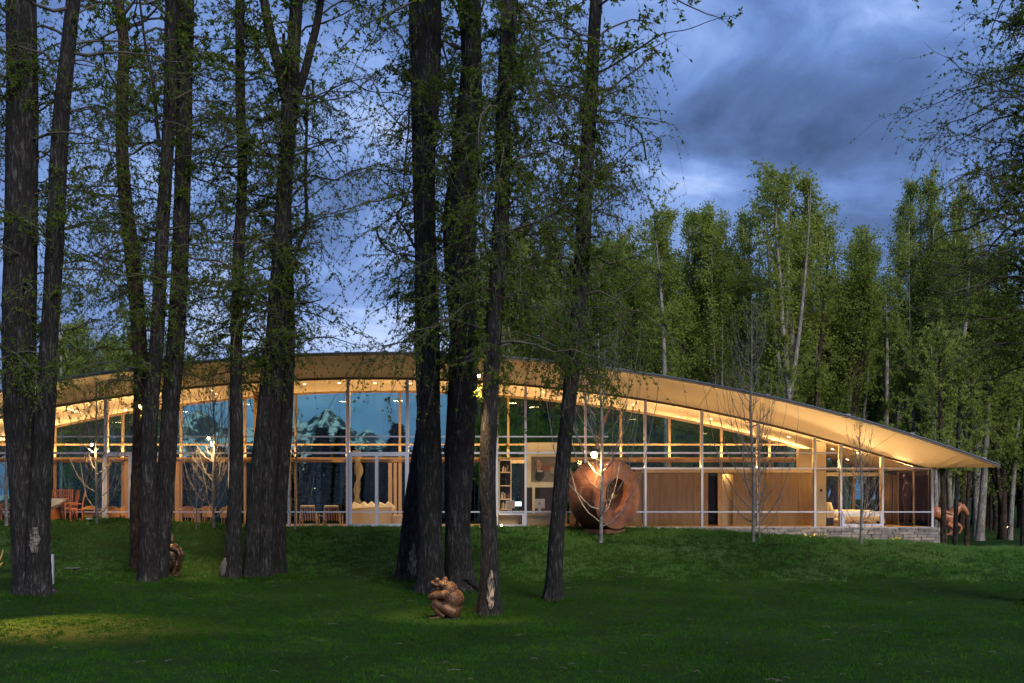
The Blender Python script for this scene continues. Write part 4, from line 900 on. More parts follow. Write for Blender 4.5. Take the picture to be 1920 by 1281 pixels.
sapling(1126, 999, 520, 42.3, 'bare tree with a bright lamp in front of the rusted drum', 46, 9, 1.15, nb=46, buds=.05)
sapling(1412, 999, 560, 43.0, 'tall forked bare tree in front of the oak panelled rooms', 47, 8, 1.0, nb=46, buds=.05)
sapling(1424, 996, 740, 44.0, 'thin pale stem right behind the tall forked bare tree', 50, 4, .9, nb=20)
sapling(1614, 1012, 775, 43.6, 'small bare tree in front of the bedroom window', 48, 7, 1.05, nb=36, buds=.12)

# ================================================================== tree lamps and ground lamps
def lamp(px, py, D, label, power, target=None, size=.05, angle=75, arm=None, spot=True, blend=.8, ground=False, soft=.05, color=WARM):
    p = at(px, py, D); root = thing('tree_lamp' if not ground else 'ground_lamp', p, label, 'lamp')
    MB().ell(p, size, 12, 8).build('lens', M['lampglow' if soft < .1 else 'floodglow'], root, smooth=True)
    d = (Vector(target)-p).normalized() if target is not None else Vector((0, 0, -1))
    MB().tube([p+Vector((0, .02, size*.75)), p+Vector((0, .05, size*2.2))], [size*.9, size*.7], 12).build('housing', M['dark'], root)
    if arm: MB().tube([p-d*size*2, Vector(arm)], .012, 6).build('bracket', M['dark'], root)
    if power:
        la = bpy.data.lights.new('lamp_bulb', 'SPOT' if spot else 'POINT'); la.energy = power; la.color = color; la.shadow_soft_size = soft
        if spot: la.spot_size = math.radians(angle); la.spot_blend = blend
        o = bpy.data.objects.new('lamp_bulb', la); COL.objects.link(o); o.location = p+d*(size*1.6)
        if spot: o.rotation_euler = (-d).to_track_quat('Z', 'Y').to_euler()
    return root
Dd = p5d[0][0, 1]
lamp(898, 705, Dd-.3, 'small lamp strapped high on the slender central trunk', 2100, at(862, 1112, Dd-.1), .035, 42, arm=at(912, 693, Dd))
MB().tube([at(906, 697, Dd-.32), at(920, 694, Dd-.34), at(936, 697, Dd-.30)], .02, 6).build('strap', M['dark'], t5d)
lamp(1114, 853, 42.2, 'brightest lamp, fixed on the bare tree before the drum', 300, at(1140, 960, 43.2), .12, 150, arm=at(1124, 856, 42.3))
lamp(172, 834, 44.0, 'lamp on the bare tree right of the dining chairs', 260, at(178, 960, 44.3), .05, 150, arm=at(180, 836, 44.2))
lamp(391, 822, 44.2, 'upper lamp on the tallest bare lamplit tree', 220, at(402, 960, 44.4), .05, 160, arm=at(401, 824, 44.4))
lamp(397, 834, 44.1, 'lower lamp on the tallest bare lamplit tree', 90, at(360, 900, 44.4), .04, 160, arm=at(401, 836, 44.4))
lamp(945, 873, 49.6, 'bright bare bulb inside the study by the bookcase', 30, at(950, 960, 49), .05, 160)
lamp(940, 985, DF-.5, 'small uplight in the grass under the study window', 14, at(940, 900, DF-.1), .035, 120, ground=True)
lamp(1887, 989, 78, 'orange lamp glowing low in the wood at the right', 30, at(1885, 960, 80), .10, 170, ground=True)
lamp(-60, 880, 28, 'lamp high outside the left edge that warms the lawn', 4200, at(90, 1176, 26.5), .05, 60, color=(1, .52, .12))
lamp(262, 762, p2b[0][0, 1]-.55, 'shielded lamp on the reddish leaning trunk', 2600, at(360, 1076, p2b[0][0, 1]-.6), .03, 54, arm=at(262, 758, p2b[0][0, 1]-.2), color=(1, .58, .18))
lamp(1660, 1019, DF-1.0, 'small uplight in the grass washing the stone wall', 10, at(1665, 990, DF-.3), .018, 150, ground=True)
lamp(1520, 1006, DF-1.0, 'small uplight in the grass left of the small bare tree', 7, at(1525, 990, DF-.3), .025, 150, ground=True)
lamp(1800, 1030, 49.0, 'small spot in the grass lighting the horse', 120, at(1790, 965, 52), .02, 70, ground=True)
# floodlights added along the foot of the glass to brighten the soffit
for p, w, wh in ((150, 150, 'by the dining chairs'), (300, 120, 'behind the fused trunks'), (455, 60, 'behind the three-stemmed clump'), (900, 70, 'behind the central trunks'), (1010, 150, 'under the study window'), (1235, 170, 'just right of the rusted drum'), (1330, 190, 'left of the tall forked bare tree'), (1450, 210, 'right of the tall forked bare tree'), (1545, 210, 'under the cream wall pier'), (1632, 210, 'by the small bare tree'), (1715, 140, 'nearest the house corner')):
    q = at(p, 990 if p < 1450 else 1002, DF-1.9); q.z = gzf(q.x, q.y)+.05
    lamp(HX+q.x*K/q.y, HY-(q.z-CZ)*K/q.y, q.y, 'added flush floodlight in the turf brightening the soffit, '+wh, w, (q.x, q.y-.3, 8), .018, 150, ground=True, soft=.45)

# ================================================================== sculptures
def toad():
    D = on_ground(838, 1159); o = at(838, 1159, D); s = D/K          # metres per pixel
    root = thing('toad_sculpture', (o.x, o.y, gzf(o.x, o.y)), 'squatting bronze toad with folded arms and warty back at the foot of the trees', 'sculpture')
    P = lambda px, py, dy=0: Vector(((px-HX)*s, D+dy, root.location.z+(1159-py)*s))
    m = MB()
    m.ell(P(848, 1124), (22*s, .33, 21*s), 24, 16, Matrix.Rotation(.25, 3, 'Y'))
    m.ell(P(851, 1143), (15.5*s, .27, 19*s), 22, 14)
    m.ell(P(842, 1106), (17*s, .28, 15*s), 22, 14, Matrix.Rotation(.5, 3, 'Y'))
    m.ell(P(832, 1097), (15*s, .22, 8.5*s), 22, 12, Matrix.Rotation(.15, 3, 'Y'))
    m.ell(P(818, 1096), (12.5*s, .19, 6.4*s), 20, 12, Matrix.Rotation(.30, 3, 'Y'))
    m.ell(P(821, 1103), (8*s, .15, 3.5*s), 16, 10, Matrix.Rotation(.35, 3, 'Y'))
    m.ell(P(820, 1087.5, -.11), (5*s, .075, 5*s)); m.ell(P(834, 1087.5, .10), (5.5*s, .075, 5.5*s))
    for q in (-1, 1):
        y = .19*q
        m.tube([P(842, 1112, y), P(830, 1114, y*1.5), P(817, 1116, y*1.45), P(807, 1119, y*1.1), P(811, 1121, y*.5)], [8*s, 8*s, 6.5*s, 5*s, 3.5*s], 12)
        m.tube([P(852, 1148, y*1.2), P(835, 1139, y*1.5), P(816, 1130, y*1.4), P(811, 1130, y*1.4)], [12*s, 10*s, 7.5*s, 6*s], 12)
        m.tube([P(811, 1130, y*1.4), P(821, 1143, y*1.4), P(833, 1155, y*1.35)], [6.5*s, 6.5*s, 5.5*s], 12)
        for k in (-1, 0, 1): m.tube([P(830, 1156, y*1.4), P(806, 1158+.5*k, y*1.4+k*.06)], [3.4*s, 2.2*s], 8)
    b = m.build('body', None, root, smooth=True); fuse(b, .011, 6)
    # warts as relief on the back
    me = b.data; c0 = P(838, 1120)-root.location
    R_ = random.Random(2); warts = [Vector((R_.uniform(-.1, .5), R_.uniform(-.3, .3), R_.uniform(.35, .85))) for _ in range(1)]
    for v in me.vertices:
        n_ = v.normal; h = v.co.z/(75*s)
        if v.co.x > -.10 and .35 < h < .93:
            f = noise.voronoi(v.co*24)[0][0]; k = min(1, (v.co.x+.10)/.12)
            v.co += n_*max(0, .34-f)*.085*k
    mt = material('warm bronze patina', (.045, .021, .010), .5, metal=.3, var=(.12, .058, .027), vscale=6, bump=.3, bscale=50); b.data.materials.clear(); b.data.materials.append(mt)
    wm = MB(); cand = [v for v in b.data.vertices if v.co.x > -.06 and .40 < v.co.z/(75*s) < .90 and v.normal.y < .5 and v.normal.x > -.35]; R_.shuffle(cand); used = []
    for v in cand:
        if len(used) > 260: break
        if all((v.co-u).length > .042 for u in used): used.append(v.co.copy()); q = R_.uniform(.011, .019); wm.ell(v.co+Vector(root.location), (q, q, q), 7, 5)
    wm.build('warts', mt, root, smooth=True)['kind'] = 'stuff'
    e = MB()
    e.ell(P(821, 1087, -.135), (2.5*s, .03, 2.8*s)).build('eye', M['bronze'], root, smooth=True)
    e = MB().tube([P(809, 1100, -.10), P(818, 1104, -.125), P(828, 1103, -.15)], [.006, .008, .006], 6).build('mouth', M['dark'], root, smooth=True)
    MB().ell(P(836, 1160), (32*s, .34, 1.6*s), 22, 6).build('base', M['roofmetal'], root, smooth=True)
toad()
def croucher():
    D = on_ground(326, 1081); s = D/K; o = at(328, 1083, D)
    root = thing('figure_sculpture', (o.x, o.y, gzf(o.x, o.y)), 'dark crouching bronze frog figure with raised snout half hidden behind the fused trunks', 'sculpture')
    P = lambda px, py, dy=0: Vector(((px+2-HX)*s, D+dy, root.location.z+(1083-py)*s))
    m = MB(); m.ell(P(318, 1045), (14*s, .22, 22*s), 18, 12); m.ell(P(322, 1028), (12*s, .2, 8*s)); m.ell(P(319, 1060), (15*s, .22, 14*s))
    m.tube([P(318, 1024), P(320, 1014), P(322, 1004)], [5*s, 5.5*s, 2.5*s], 10); m.ell(P(320, 1016), (7*s, .12, 5*s))
    for q in (-1, 1):
        y = .17*q
        m.tube([P(320, 1028, y), P(334, 1034, y), P(338, 1042, y), P(334, 1055, y), P(328, 1072, y)], [5*s, 4.5*s, 4.5*s, 3.5*s, 3*s], 10)
        m.tube([P(314, 1068, y), P(330, 1052, y*1.3), P(333, 1060, y*1.3), P(326, 1078, y*1.3)], [7*s, 5*s, 4*s, 3.5*s], 10)
        m.tube([P(320, 1080, y), P(336, 1081, y)], [3*s, 2.5*s], 8)
    b = m.build('body', None, root, smooth=True); fuse(b, .016, 4); b.data.materials.clear(); b.data.materials.append(material('black brown bronze', (.018, .011, .007), .4, metal=.4, var=(.09, .045, .02), vscale=2.2))
croucher()
def horse():
    D = 52.0; s = D/K; o = at(1775, 1019, D)
    root = thing('horse_sculpture', (o.x, o.y, gzf(o.x, o.y)), 'chestnut galloping horse sculpture with saddle straps between the trunks at the right', 'sculpture')
    P = lambda px, py, dy=0: at(px, py, D+dy)
    m = MB()
    m.tube([P(1742, 962), P(1752, 960), P(1766, 966), P(1778, 972), P(1786, 968)], [9*s, 12*s, 12.5*s, 12.5*s, 10*s], 16)
    m.ell(P(1780, 976), (11*s, .27, 12*s)); m.ell(P(1745, 962), (13*s, .28, 12*s))
    m.tube([P(1784, 966), P(1793, 956), P(1800, 950), P(1805, 950)], [11*s, 8*s, 6.5*s, 5*s], 14)
    m.tube([P(1802, 948), P(1808, 955), P(1813, 962), P(1815, 966)], [6.5*s, 5.6*s, 4.2*s, 3.8*s], 12)
    m.ell(P(1806, 955), (5*s, .10, 6*s))
    for q, pts in ((-1, [(1776, 982), (1788, 990), (1786, 998), (1778, 1002), (1772, 1003)]), (1, [(1786, 980), (1800, 986), (1803, 990), (1798, 1001)])):
        m.tube([P(a, b, .15*q) for a, b in pts], ([6*s, 5*s, 3*s, 2.3*s, 2.4*s] if len(pts) == 5 else [6*s, 3.5*s, 2.8*s, 2.2*s]), 10)
    for q, pts in ((-1, [(1742, 968), (1734, 985), (1728, 992), (1724, 1005), (1718, 1008)]), (1, [(1738, 968), (1728, 980), (1719, 988), (1712, 1000), (1708, 1004)])):
        m.tube([P(a, b, .15*q) for a, b in pts], [9*s, 6*s, 3.2*s, 2.4*s, 2.6*s], 10)
    for q in (-1, 1): m.tube([P(1801, 945, .07*q), P(1803, 940, .08*q)], [1.8*s, .4*s], 6)
    b = m.build('body', None, root, smooth=True); fuse(b, .022, 4); b.data.materials.clear(); b.data.materials.append(material('painted chestnut hide', (.17, .038, .013), .45, var=(.42, .17, .09), vscale=3.5, detail=3))
    MB().tube([P(1804, 944), P(1797, 944), P(1790, 950), P(1784, 955)], [.03, .09, .08, .03], 8).build('mane', M['bronze'], root, smooth=True)
    MB().tube([P(1735, 953), P(1722, 950), P(1712, 960), P(1706, 975)], [.06, .09, .10, .02], 8).build('tail', M['bronze'], root, smooth=True)
    for pts in ([(1768, 953, -.25), (1771, 965, -.34), (1769, 984, -.25)], [(1768, 960, -.30), (1778, 963, -.33), (1787, 966, -.24)], [(1806, 962, -.13), (1811, 957, -.11)]):
        MB().tube([P(*q) for q in pts], .02, 6).build('strap', M['dark'], root, smooth=True)
    MB().tube([Vector((P(1760, 978).x, D, root.location.z-.1)), P(1760, 975)], .05, 10).build('post', M['roofmetal'], root)
horse()
def drum():
    D = 44.0; s = D/K; th = math.radians(42); ax = Vector((math.sin(th), -math.cos(th), 0)); R0, R1, Ln = 64*s, 31*s, 1.35
    c = at(1157, 928, D-.3); sd = Vector((math.cos(th), math.sin(th), 0)); up = Vector((0, 0, 1)); n = 64
    root = thing('drum_sculpture', (c.x-ax.x*Ln/2, c.y-ax.y*Ln/2, gzf(c.x, c.y)), 'huge rusted steel drum with a round bore, lying on its side before the glass', 'sculpture')
    def ring(r, d): return [c-ax*d+(sd*math.cos(2*PI*k/n)+up*math.sin(2*PI*k/n))*r for k in range(n)]
    m = MB(); rs = [ring(R1, 0), ring(R0-.015, 0), ring(R0, .015), ring(R0, Ln), ring(R1, Ln), ring(R1, 0)]
    for r_ in rs: m.v += [tuple(v) for v in r_]
    for i in range(5):
        for k in range(n): m.f.append((i*n+k, i*n+(k+1) % n, (i+1)*n+(k+1) % n, (i+1)*n+k))
    b = m.build('shell', M['corten'], root, smooth=False)
    # weld seams on the rim and the face
    for a in (70, 128, 205, 318):
        q = math.radians(a); d = sd*math.cos(q)+up*math.sin(q)
        MB().tube([c-ax*.02+d*(R0+.004), c-ax*(Ln-.02)+d*(R0+.004)], .008, 6).build('weld_seam', M['corten'], root)
    for a in (96, 262): 
        q = math.radians(a); d = sd*math.cos(q)+up*math.sin(q)
        MB().tube([c+ax*.003+d*(R1+.01), c+ax*.003+d*(R0-.03)], .008, 6).build('weld_seam', M['corten'], root)
    for px, dd in ((1078, .9), (1090, 1.2)):
        q = at(px, 985, D+dd); MB().tube([Vector((q.x, q.y, gzf(q.x, q.y)-.05)), Vector((q.x+.25, q.y-.1, q.z+.75))], .06, 8).build('prop', M['corten'], root)
    q = Vector((c.x-ax.x*Ln*.5, c.y-ax.y*Ln*.5, c.z-R0)); g = gzf(q.x, q.y)
    MB().cbox((q.x, q.y, g+.02), 1.1, 1.3, .16, -th).build('cradle', M['corten'], root)
    MB().tube([at(1116, 845, D+1.4), at(1132, 790, D+1.3), at(1148, 756, D+1.2)], [.07, .075, .05], 10).build('pole', M['corten'], root, smooth=True, label='rusty pole leaning up from behind the drum')
    MB().tube([Vector((at(1110, 900, D+1.4).x, D+1.4, gzf(at(1110, 900, D+1.4).x, D+1.4)-.05)), at(1116, 846, D+1.4)], .07, 10).build('pole', M['corten'], root)
drum()
def horn(px, pts, label):
    D = 33.5; root = thing('horn_sculpture', at(pts[0][0], 1072, D), label, 'sculpture')
    root.location.z = gzf(root.location.x, D)
    P = [at(a, b, D) for a, b in pts]; MB().tube(smooth_path([(*v, 0) for v in P], 14)[:, :3], list(np.linspace(.09, .012, 14)), 10).build('horn', M['rattan'], root, smooth=True)
    return root
hr = horn(0, [(-60, 1080), (-35, 1066), (-12, 1058), (0, 1049), (6, 1031)], 'curved golden horns of a carved animal poking in at the left edge')
P = [at(a, b, 33.4) for a, b in ((-45, 1082), (-25, 1078), (-8, 1068), (6, 1054))]
MB().tube(P, [.09, .07, .05, .012], 10).build('horn', M['rattan'], hr, smooth=True)
P = [at(a, b, 33.4) for a, b in ((-90, 1095), (-60, 1082), (-45, 1080))]
MB().tube(P, [.22, .20, .14], 12).build('head', M['rattan'], hr, smooth=True); MB().tube([P[0], Vector((P[0].x, P[0].y, gzf(P[0].x, P[0].y)-.05))], .16, 12).build('neck', M['rattan'], hr, smooth=True)
# small things on the lawn
r0 = np.random.default_rng(77); m = MB()
for _ in range(260):
    y = 18+26*r0.random()**1.3; x = (r0.random()-.5)*y*.95; a = r0.random()*PI; ln = r0.uniform(.03, .13) if r0.random() < .5 else .03; g = gzf(x, y)+.055
    if ln < .031: m.poly([(x-.018, y, g), (x, y-.014, g+.012), (x+.018, y, g+.004), (x, y+.014, g)])
    else: m.tube([(x-ln*math.cos(a), y-ln*math.sin(a)*.6, g), (x, y, g+.02), (x+ln*math.cos(a), y+ln*math.sin(a)*.6, g+.005)], .006, 4)
tag(m.build('lawn_litter', M['palewood'], org=(0, 0, 0)), 'fallen pale twigs and old leaves scattered over the lawn', 'litter', kind='stuff')
q = at(98, 1092, 34.6); g = gzf(q.x, q.y)
tag(MB().box(q.x-.05, q.x+.04, q.y-.04, q.y+.04, g-.1, g+.95).build('utility_post', M['alu'], org=(q.x, q.y, g)), 'thin grey post standing against the right side of the massive left cottonwood', 'post')
D = on_ground(136, 1067, 34, 42); q = at(136, 1067, D); g = gzf(q.x, q.y)
tag(MB().cbox((q.x, q.y, g+.03), .5, .3, .03, .1, -.04).build('metal_plate', M['roofmetal'], org=(q.x, q.y, g), bevel=.01), 'pale flat metal plate lying in the lawn left of the reddish trunk', 'plate')
D = on_ground(167, 976, 42, 45.3); q = at(167, 975, D); g = gzf(q.x, q.y)
tag(MB().cbox((q.x, q.y, g+.07), .20, .2, .06, .1).build('valve_cover', M['alu'], org=(q.x, q.y, g), bevel=.01), 'small white valve cover on the mound below the dining chairs', 'cover')
def flowers(px, py, n, label):
    D = DF-1.2; q = at(px, py, D); g = gzf(q.x, q.y); r = random.Random(n); m = MB(); st = MB()
    root = thing('flower_clump', (q.x, q.y, g), label, 'flowers')
    for _ in range(n):
        x, y, h = q.x+r.uniform(-.16, .16), q.y+r.uniform(-.1, .1), r.uniform(.06, .15)
        m.ell((x, y, g+h), (.025, .025, .015), 6, 4); st.tube([(x, y, g-.01), (x, y, g+h)], .003, 3)
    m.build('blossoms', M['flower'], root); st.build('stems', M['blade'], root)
flowers(1680, 1017, 26, 'clump of yellow flowers lit at the foot of the stone wall'); flowers(1542, 1010, 10, 'smaller yellow flower clump at the left part of the stone wall')

# ================================================================== furniture
def dining_chair(px, D, ry, label):
    x = xf(px, D); g = gzf(x, D); root = thing('dining_chair', (x, D, g), label, 'chair', 'teak chairs round the boat-shaped table'); c, s_ = math.cos(ry), math.sin(ry)
    T = lambda a, b, h: Vector((x+a*c-b*s_, D+a*s_+b*c, g+h))
    def bar(name, p, q, w): MB().tube([T(*p), T(*q)], w, 4).build(name, M['redwood'], root)
    for a in (-.23, .23):
        bar('leg', (a, -.22, -.03), (a, -.22, .66), .028); bar('leg', (a, .24, -.03), (a, .22, .5), .028); bar('armrest', (a, -.25, .66), (a, .26, .68), .03)
        bar('back_post', (a, .22, .48), (a, .34, 1.22), .03)
    MB().cbox(T(0, 0, .44), .50, .50, .05, ry).build('seat', M['redwood'], root)
    bar('back_rail', (-.23, .34, 1.19), (.23, .34, 1.19), .035); bar('back_rail', (-.23, .27, .76), (.23, .27, .76), .025); bar('back_rail', (-.23, .305, .97), (.23, .305, .97), .02)
    for a in (-.15, -.075, 0, .075, .15): bar('slat', (a, .24, .56), (a, .335, 1.17), .019)
    bar('stretcher', (-.23, 0, .2), (.23, 0, .2), .018)
    return root
for i, (px, D, ry, lab) in enumerate(((104, 45.9, .1, 'teak dining chair nearest the massive trunk, behind the boat-shaped table'), (121, 45.9, .1, 'second teak dining chair from the trunk behind the boat-shaped table'), (131, 45.3, -1.0, 'third teak dining chair at the bow of the boat-shaped table'), (143, 44.9, -1.2, 'rightmost teak dining chair with its arm towards the bare tree'),
                                   (2, 45.0, 1.3, 'teak dining chair cut by the left picture edge'))): dining_chair(px, D, ry, lab)
def boat_table():
    D = 45.2; xa, xb = xf(30, D), xf(127, D); g = gzf((xa+xb)/2, D); root = thing('boat_table', ((xa+xb)/2, D, g), 'white boat-shaped dining table among the teak chairs', 'table')
    n = 20; m = MB(); zt = zf(934.5, D); V_ = []; F_ = []
    for i in range(n+1):
        t = i/n; x = xa+(xb-xa)*t; w = .55*math.sin(PI*min(1, max(0.02, t*.93+.05)))**.6; dp = .50*(1-abs(2*t-1)**2.4)+.03
        V_ += [(x, D-w, zt), (x, D-w*.55, zt-dp*.75), (x, D, zt-dp), (x, D+w*.55, zt-dp*.75), (x, D+w, zt)]
    for i in range(n):
        for k in range(5): a = i*5+k; b = i*5+(k+1) % 5; F_.append((a, b, b+5, a+5))
    F_.append((4, 3, 2, 1, 0)); F_.append(tuple(n*5+k for k in range(5)))
    m.v = V_; m.f = F_; m.build('hull', material('white painted boat', (.60, .55, .50), .5), root, smooth=False)
    for t in (.25, .75):
        x = xa+(xb-xa)*t; MB().box(x-.05, x+.05, D-.35, D+.35, g-.03, zt-.42).build('trestle', M['redwood'], root)
boat_table()
def rattan_chair(px, D, ry, label):
    x = xf(px, D); g = FZ if D > DF else gzf(x, D); root = thing('rattan_chair', (x, D, g), label, 'chair', 'rattan chairs in the dining room')
    n = 10; V_ = []; F_ = []
    for i in range(n+1):
        a = PI*i/n+ry; w = .30; h = .72+.16*math.sin(PI*i/n)
        for r_, z_ in ((w*.86, .42), (w*1.06, h), (w*1.0, h), (w*.80, .44)): V_.append((x+r_*math.cos(a), D+r_*math.sin(a), g+z_))
    for i in range(n):
        for k in range(4): a = i*4+k; b = i*4+(k+1) % 4; F_.append((a, a+4, b+4, b))
    F_ += [(0, 1, 2, 3), (n*4+3, n*4+2, n*4+1, n*4)]
    m = MB(); m.v = V_; m.f = F_; m.build('backrest', M['rattan'], root, smooth=False)
    MB().tube([(x, D, g+.38), (x, D, g+.45)], [.26, .27], 16).build('seat', M['rattan'], root)
    for a in (.8, 2.3, 3.9, 5.5): MB().tube([(x+.22*math.cos(a+ry), D+.22*math.sin(a+ry), g), (x+.2*math.cos(a+ry), D+.2*math.sin(a+ry), g+.39)], .02, 6).build('leg', M['rattan'], root)
for px, D, ry, lab in ((213, 48.6, PI, 'rattan tub chair just right of the wide pale door post'), (165, 49.2, 0, 'rattan tub chair left of the lamplit tree by the dining chairs'), (356, 48.4, PI, 'rattan tub chair right of the fused trunks'), (391, 48.8, PI, 'rattan tub chair behind the thin bare sapling'), (424, 47.8, PI+.6, 'rattan tub chair turned aside next to the slim straight cottonwood'), (238, 48.9, .4, 'rattan tub chair half behind the reddish leaning trunk')): rattan_chair(px, D, ry, lab)
def dining_table(px, label):
    D = 49.4; x = xf(px, D); root = thing('dining_table', (x, D, FZ), label, 'table', 'dining room tables')
    MB().box(x-.75, x+.75, D-.4, D+.4, FZ+.71, FZ+.75).build('tabletop', M['oaklight'], root, bevel=.01)
    MB().box(x-.10, x+.10, D-.15, D+.15, FZ, FZ+.705).build('leg', M['jamb'], root)
dining_table(188, 'oak table behind the wide pale door post'); dining_table(370, 'oak table between the rattan chairs right of the fused trunks')
def armchair(px, label):
    D = 47.9; x = xf(px, D); root = thing('slatted_armchair', (x, D, FZ), label, 'armchair', 'slatted armchairs seen from behind'); w = .33
    T = lambda a, b, h: (x+a, D+b, FZ+h)
    for a in (-w, w):
        MB().tube([T(a*1.12, -.30, 0), T(a*1.05, -.22, .58)], .03, 5).build('leg', M['oaklight'], root)
        MB().tube([T(a*1.12, .38, 0), T(a*1.12, .38, .55)], .03, 5).build('leg', M['oaklight'], root)
        MB().cbox(T(a*1.2, .08, .60), .08, .78, .03).build('armrest', M['oaklight'], root)
        MB().tube([T(a*.9, -.22, .22), T(a*.9, -.42, .86)], .025, 5).build('back_post', M['oaklight'], root)
    MB().cbox(T(0, -.43, .86), .62, .10, .10, 0, .25).build('headrest', M['cream'], root, bevel=.03)
    MB().cbox(T(0, -.33, .55), .54, .06, .60, 0, .30).build('back_cushion', material('dark red cushion', (.12, .028, .018), .9) if 'cush' not in M else M['cush'], root, bevel=.02)
    for k in range(5): a = -.22+.11*k; MB().tube([T(a, -.28, .24), T(a, -.46, .82)], .021, 4).build('slat', M['oaklight'], root)
    MB().cbox(T(0, .05, .33), .60, .58, .14).build('seat_cushion', M['cream'], root, bevel=.03)
M['cush'] = material('dark red cushion', (.12, .028, .018), .9)
armchair(580, 'left of two slatted wooden armchairs seen from behind'); armchair(624, 'right of two slatted wooden armchairs, next to the pale door')
x = xf(602, 48.3); r_ = thing('side_table', (x, 48.3, FZ), 'small low side table between the two slatted armchairs', 'table')
MB().box(x-.2, x+.2, 48.1, 48.5, FZ+.43, FZ+.46).build('tabletop', M['oaklight'], r_)
for a in (-.15, .15): MB().tube([(x+a, 48.3, FZ), (x+a, 48.3, FZ+.43)], .02, 5).build('leg', M['oaklight'], r_)
def sofa():
    D = 48.2; x0, x1, x2 = xf(655, D), xf(735, D), xf(775, D); root = thing('sofa', ((x0+x1)/2, D, FZ), 'long cream sofa seen from behind through the glass door', 'sofa')
    n = 12; V_ = []; F_ = []
    for i in range(n+1):
        t = i/n; x = x0+(x1-x0)*t; h = FZ+.76+.10*math.sin(PI*min(1, t*1.6)/2)
        V_ += [(x, D, FZ+.05), (x, D+.22, FZ+.05), (x, D+.22, h), (x, D, h)]
    for i in range(n):
        for k in range(4): a = i*4+k; b = i*4+(k+1) % 4; F_.append((a, a+4, b+4, b))
    F_ += [(0, 1, 2, 3), (n*4+3, n*4+2, n*4+1, n*4)]
    m = MB(); m.v = V_; m.f = F_; m.build('backrest', M['cream'], root, bevel=.03)
    MB().box(x0, x2, D+.225, D+1.0, FZ+.05, FZ+.42).build('seat', M['cream'], root, bevel=.03)
    MB().box(x1+.01, x2, D, D+.22, FZ+.05, FZ+.50).build('armrest', M['cream'], root, bevel=.03)
    for k, a in enumerate((668, 684, 697, 716, 730)):
        c = at(a, 955, D+.36); MB().cbox((c.x, c.y, FZ+.80), .46, .16, .40, 0, -.2, .45+.2*(k % 3)).build('cushion', M['linen'], root, bevel=.06)
sofa()
def twisted():
    D = 50.6; x = xf(671, D); root = thing('twisted_sculpture', (x, D, FZ), 'tall pale twisted column sculpture inside the glass door', 'sculpture')
    V_ = []; F_ = []; n, m_ = 60, 10; H = zf(845, D)-FZ
    for i in range(n+1):
        t = i/n; tw = t*PI*4.2; 
        for k in range(m_):
            a = 2*PI*k/m_; r0 = .17*(1+.38*math.cos(2*(a-tw)))*(.85+.2*math.sin(t*9)); V_.append((x+.05*math.sin(t*11)+r0*math.cos(a), D+r0*math.sin(a), FZ+H*t))
    for i in range(n):
        for k in range(m_): a = i*m_+k; b = i*m_+(k+1) % m_; F_.append((a, b, b+m_, a+m_))
    F_ += [tuple(n*m_+k for k in range(m_))]
    m = MB(); m.v = V_; m.f = F_; m.build('column', material('pale carved wood', (.20, .17, .14), .7, var=(.28, .24, .19), vscale=8), root, smooth=True)
    MB().tube([(x, D, FZ), (x, D, FZ+.06)], .3, 20).build('base', M['dark'], root)
twisted()
def bed():
    D = 49.2; xa, xb = xf(1549, D), xf(1660, D); root = thing('bed', ((xa+xb)/2, D, FZ), 'wide bed with pale cream duvet and pillows in the glowing bedroom', 'bed')
    MB().box(xa+.15, xb-.4, D-.1, D+1.7, FZ, FZ+.28).build('bed_frame', M['oaklight'], root)
    MB().box(xa+.05, xb-.25, D-.2, D+1.75, FZ+.285, FZ+.52).build('mattress', M['linen'], root, bevel=.06)
    m = MB(); n = 18; V_ = []; F_ = []
    for i in range(n+1):
        t = i/n; x = xa+.35+(xb-.10-xa-.35)*t; e = max(0, (t-.72)/.28); h = FZ+.66-.30*e**2+.015*math.sin(i*2.1); lo = FZ+.16+.05*math.sin(i*1.3)
        V_ += [(x, D-.30-.02*math.sin(i*1.9), lo), (x, D-.24, h-.05), (x, D, h+.03), (x, D+1.5, h+.03), (x, D+1.8, h-.1)]
    for i in range(n):
        for k in range(5): a = i*5+k; b = i*5+(k+1) % 5; F_.append((a, b, b+5, a+5))
    F_ += [(4, 3, 2, 1, 0), tuple(n*5+k for k in range(5))]
    m.v = V_; m.f = F_; m.build('duvet', M['linen'], root, smooth=True)
    for k in range(2): MB().cbox((xa+.22, D+.3+k*.8, FZ+.83), .16, .62, .44, 0, 0, -.35).build('pillow', M['linen'], root, bevel=.06)
    MB().box(xa-.02, xa+.04, D-.3, D+1.8, FZ, FZ+1.0).build('headboard', M['wall'], root)
    MB().tube([(xa+.2, D-.32, FZ+.26), (xa+.75, D-.32, FZ+.26)], .07, 12).build('bolster', M['linen'], root, smooth=True)
bed()
D = 48.6; x = xf(1554, D); r_ = thing('nightstand', (x, D, FZ), 'small dark nightstand beside the pillows', 'table')
MB().box(x-.14, x+.16, D-.2, D+.2, FZ+.36, FZ+.62).build('drawer', M['oaklight'], r_); MB().box(x-.14, x+.16, D-.2, D+.2, FZ, FZ+.355).build('cabinet', M['dark'], r_)
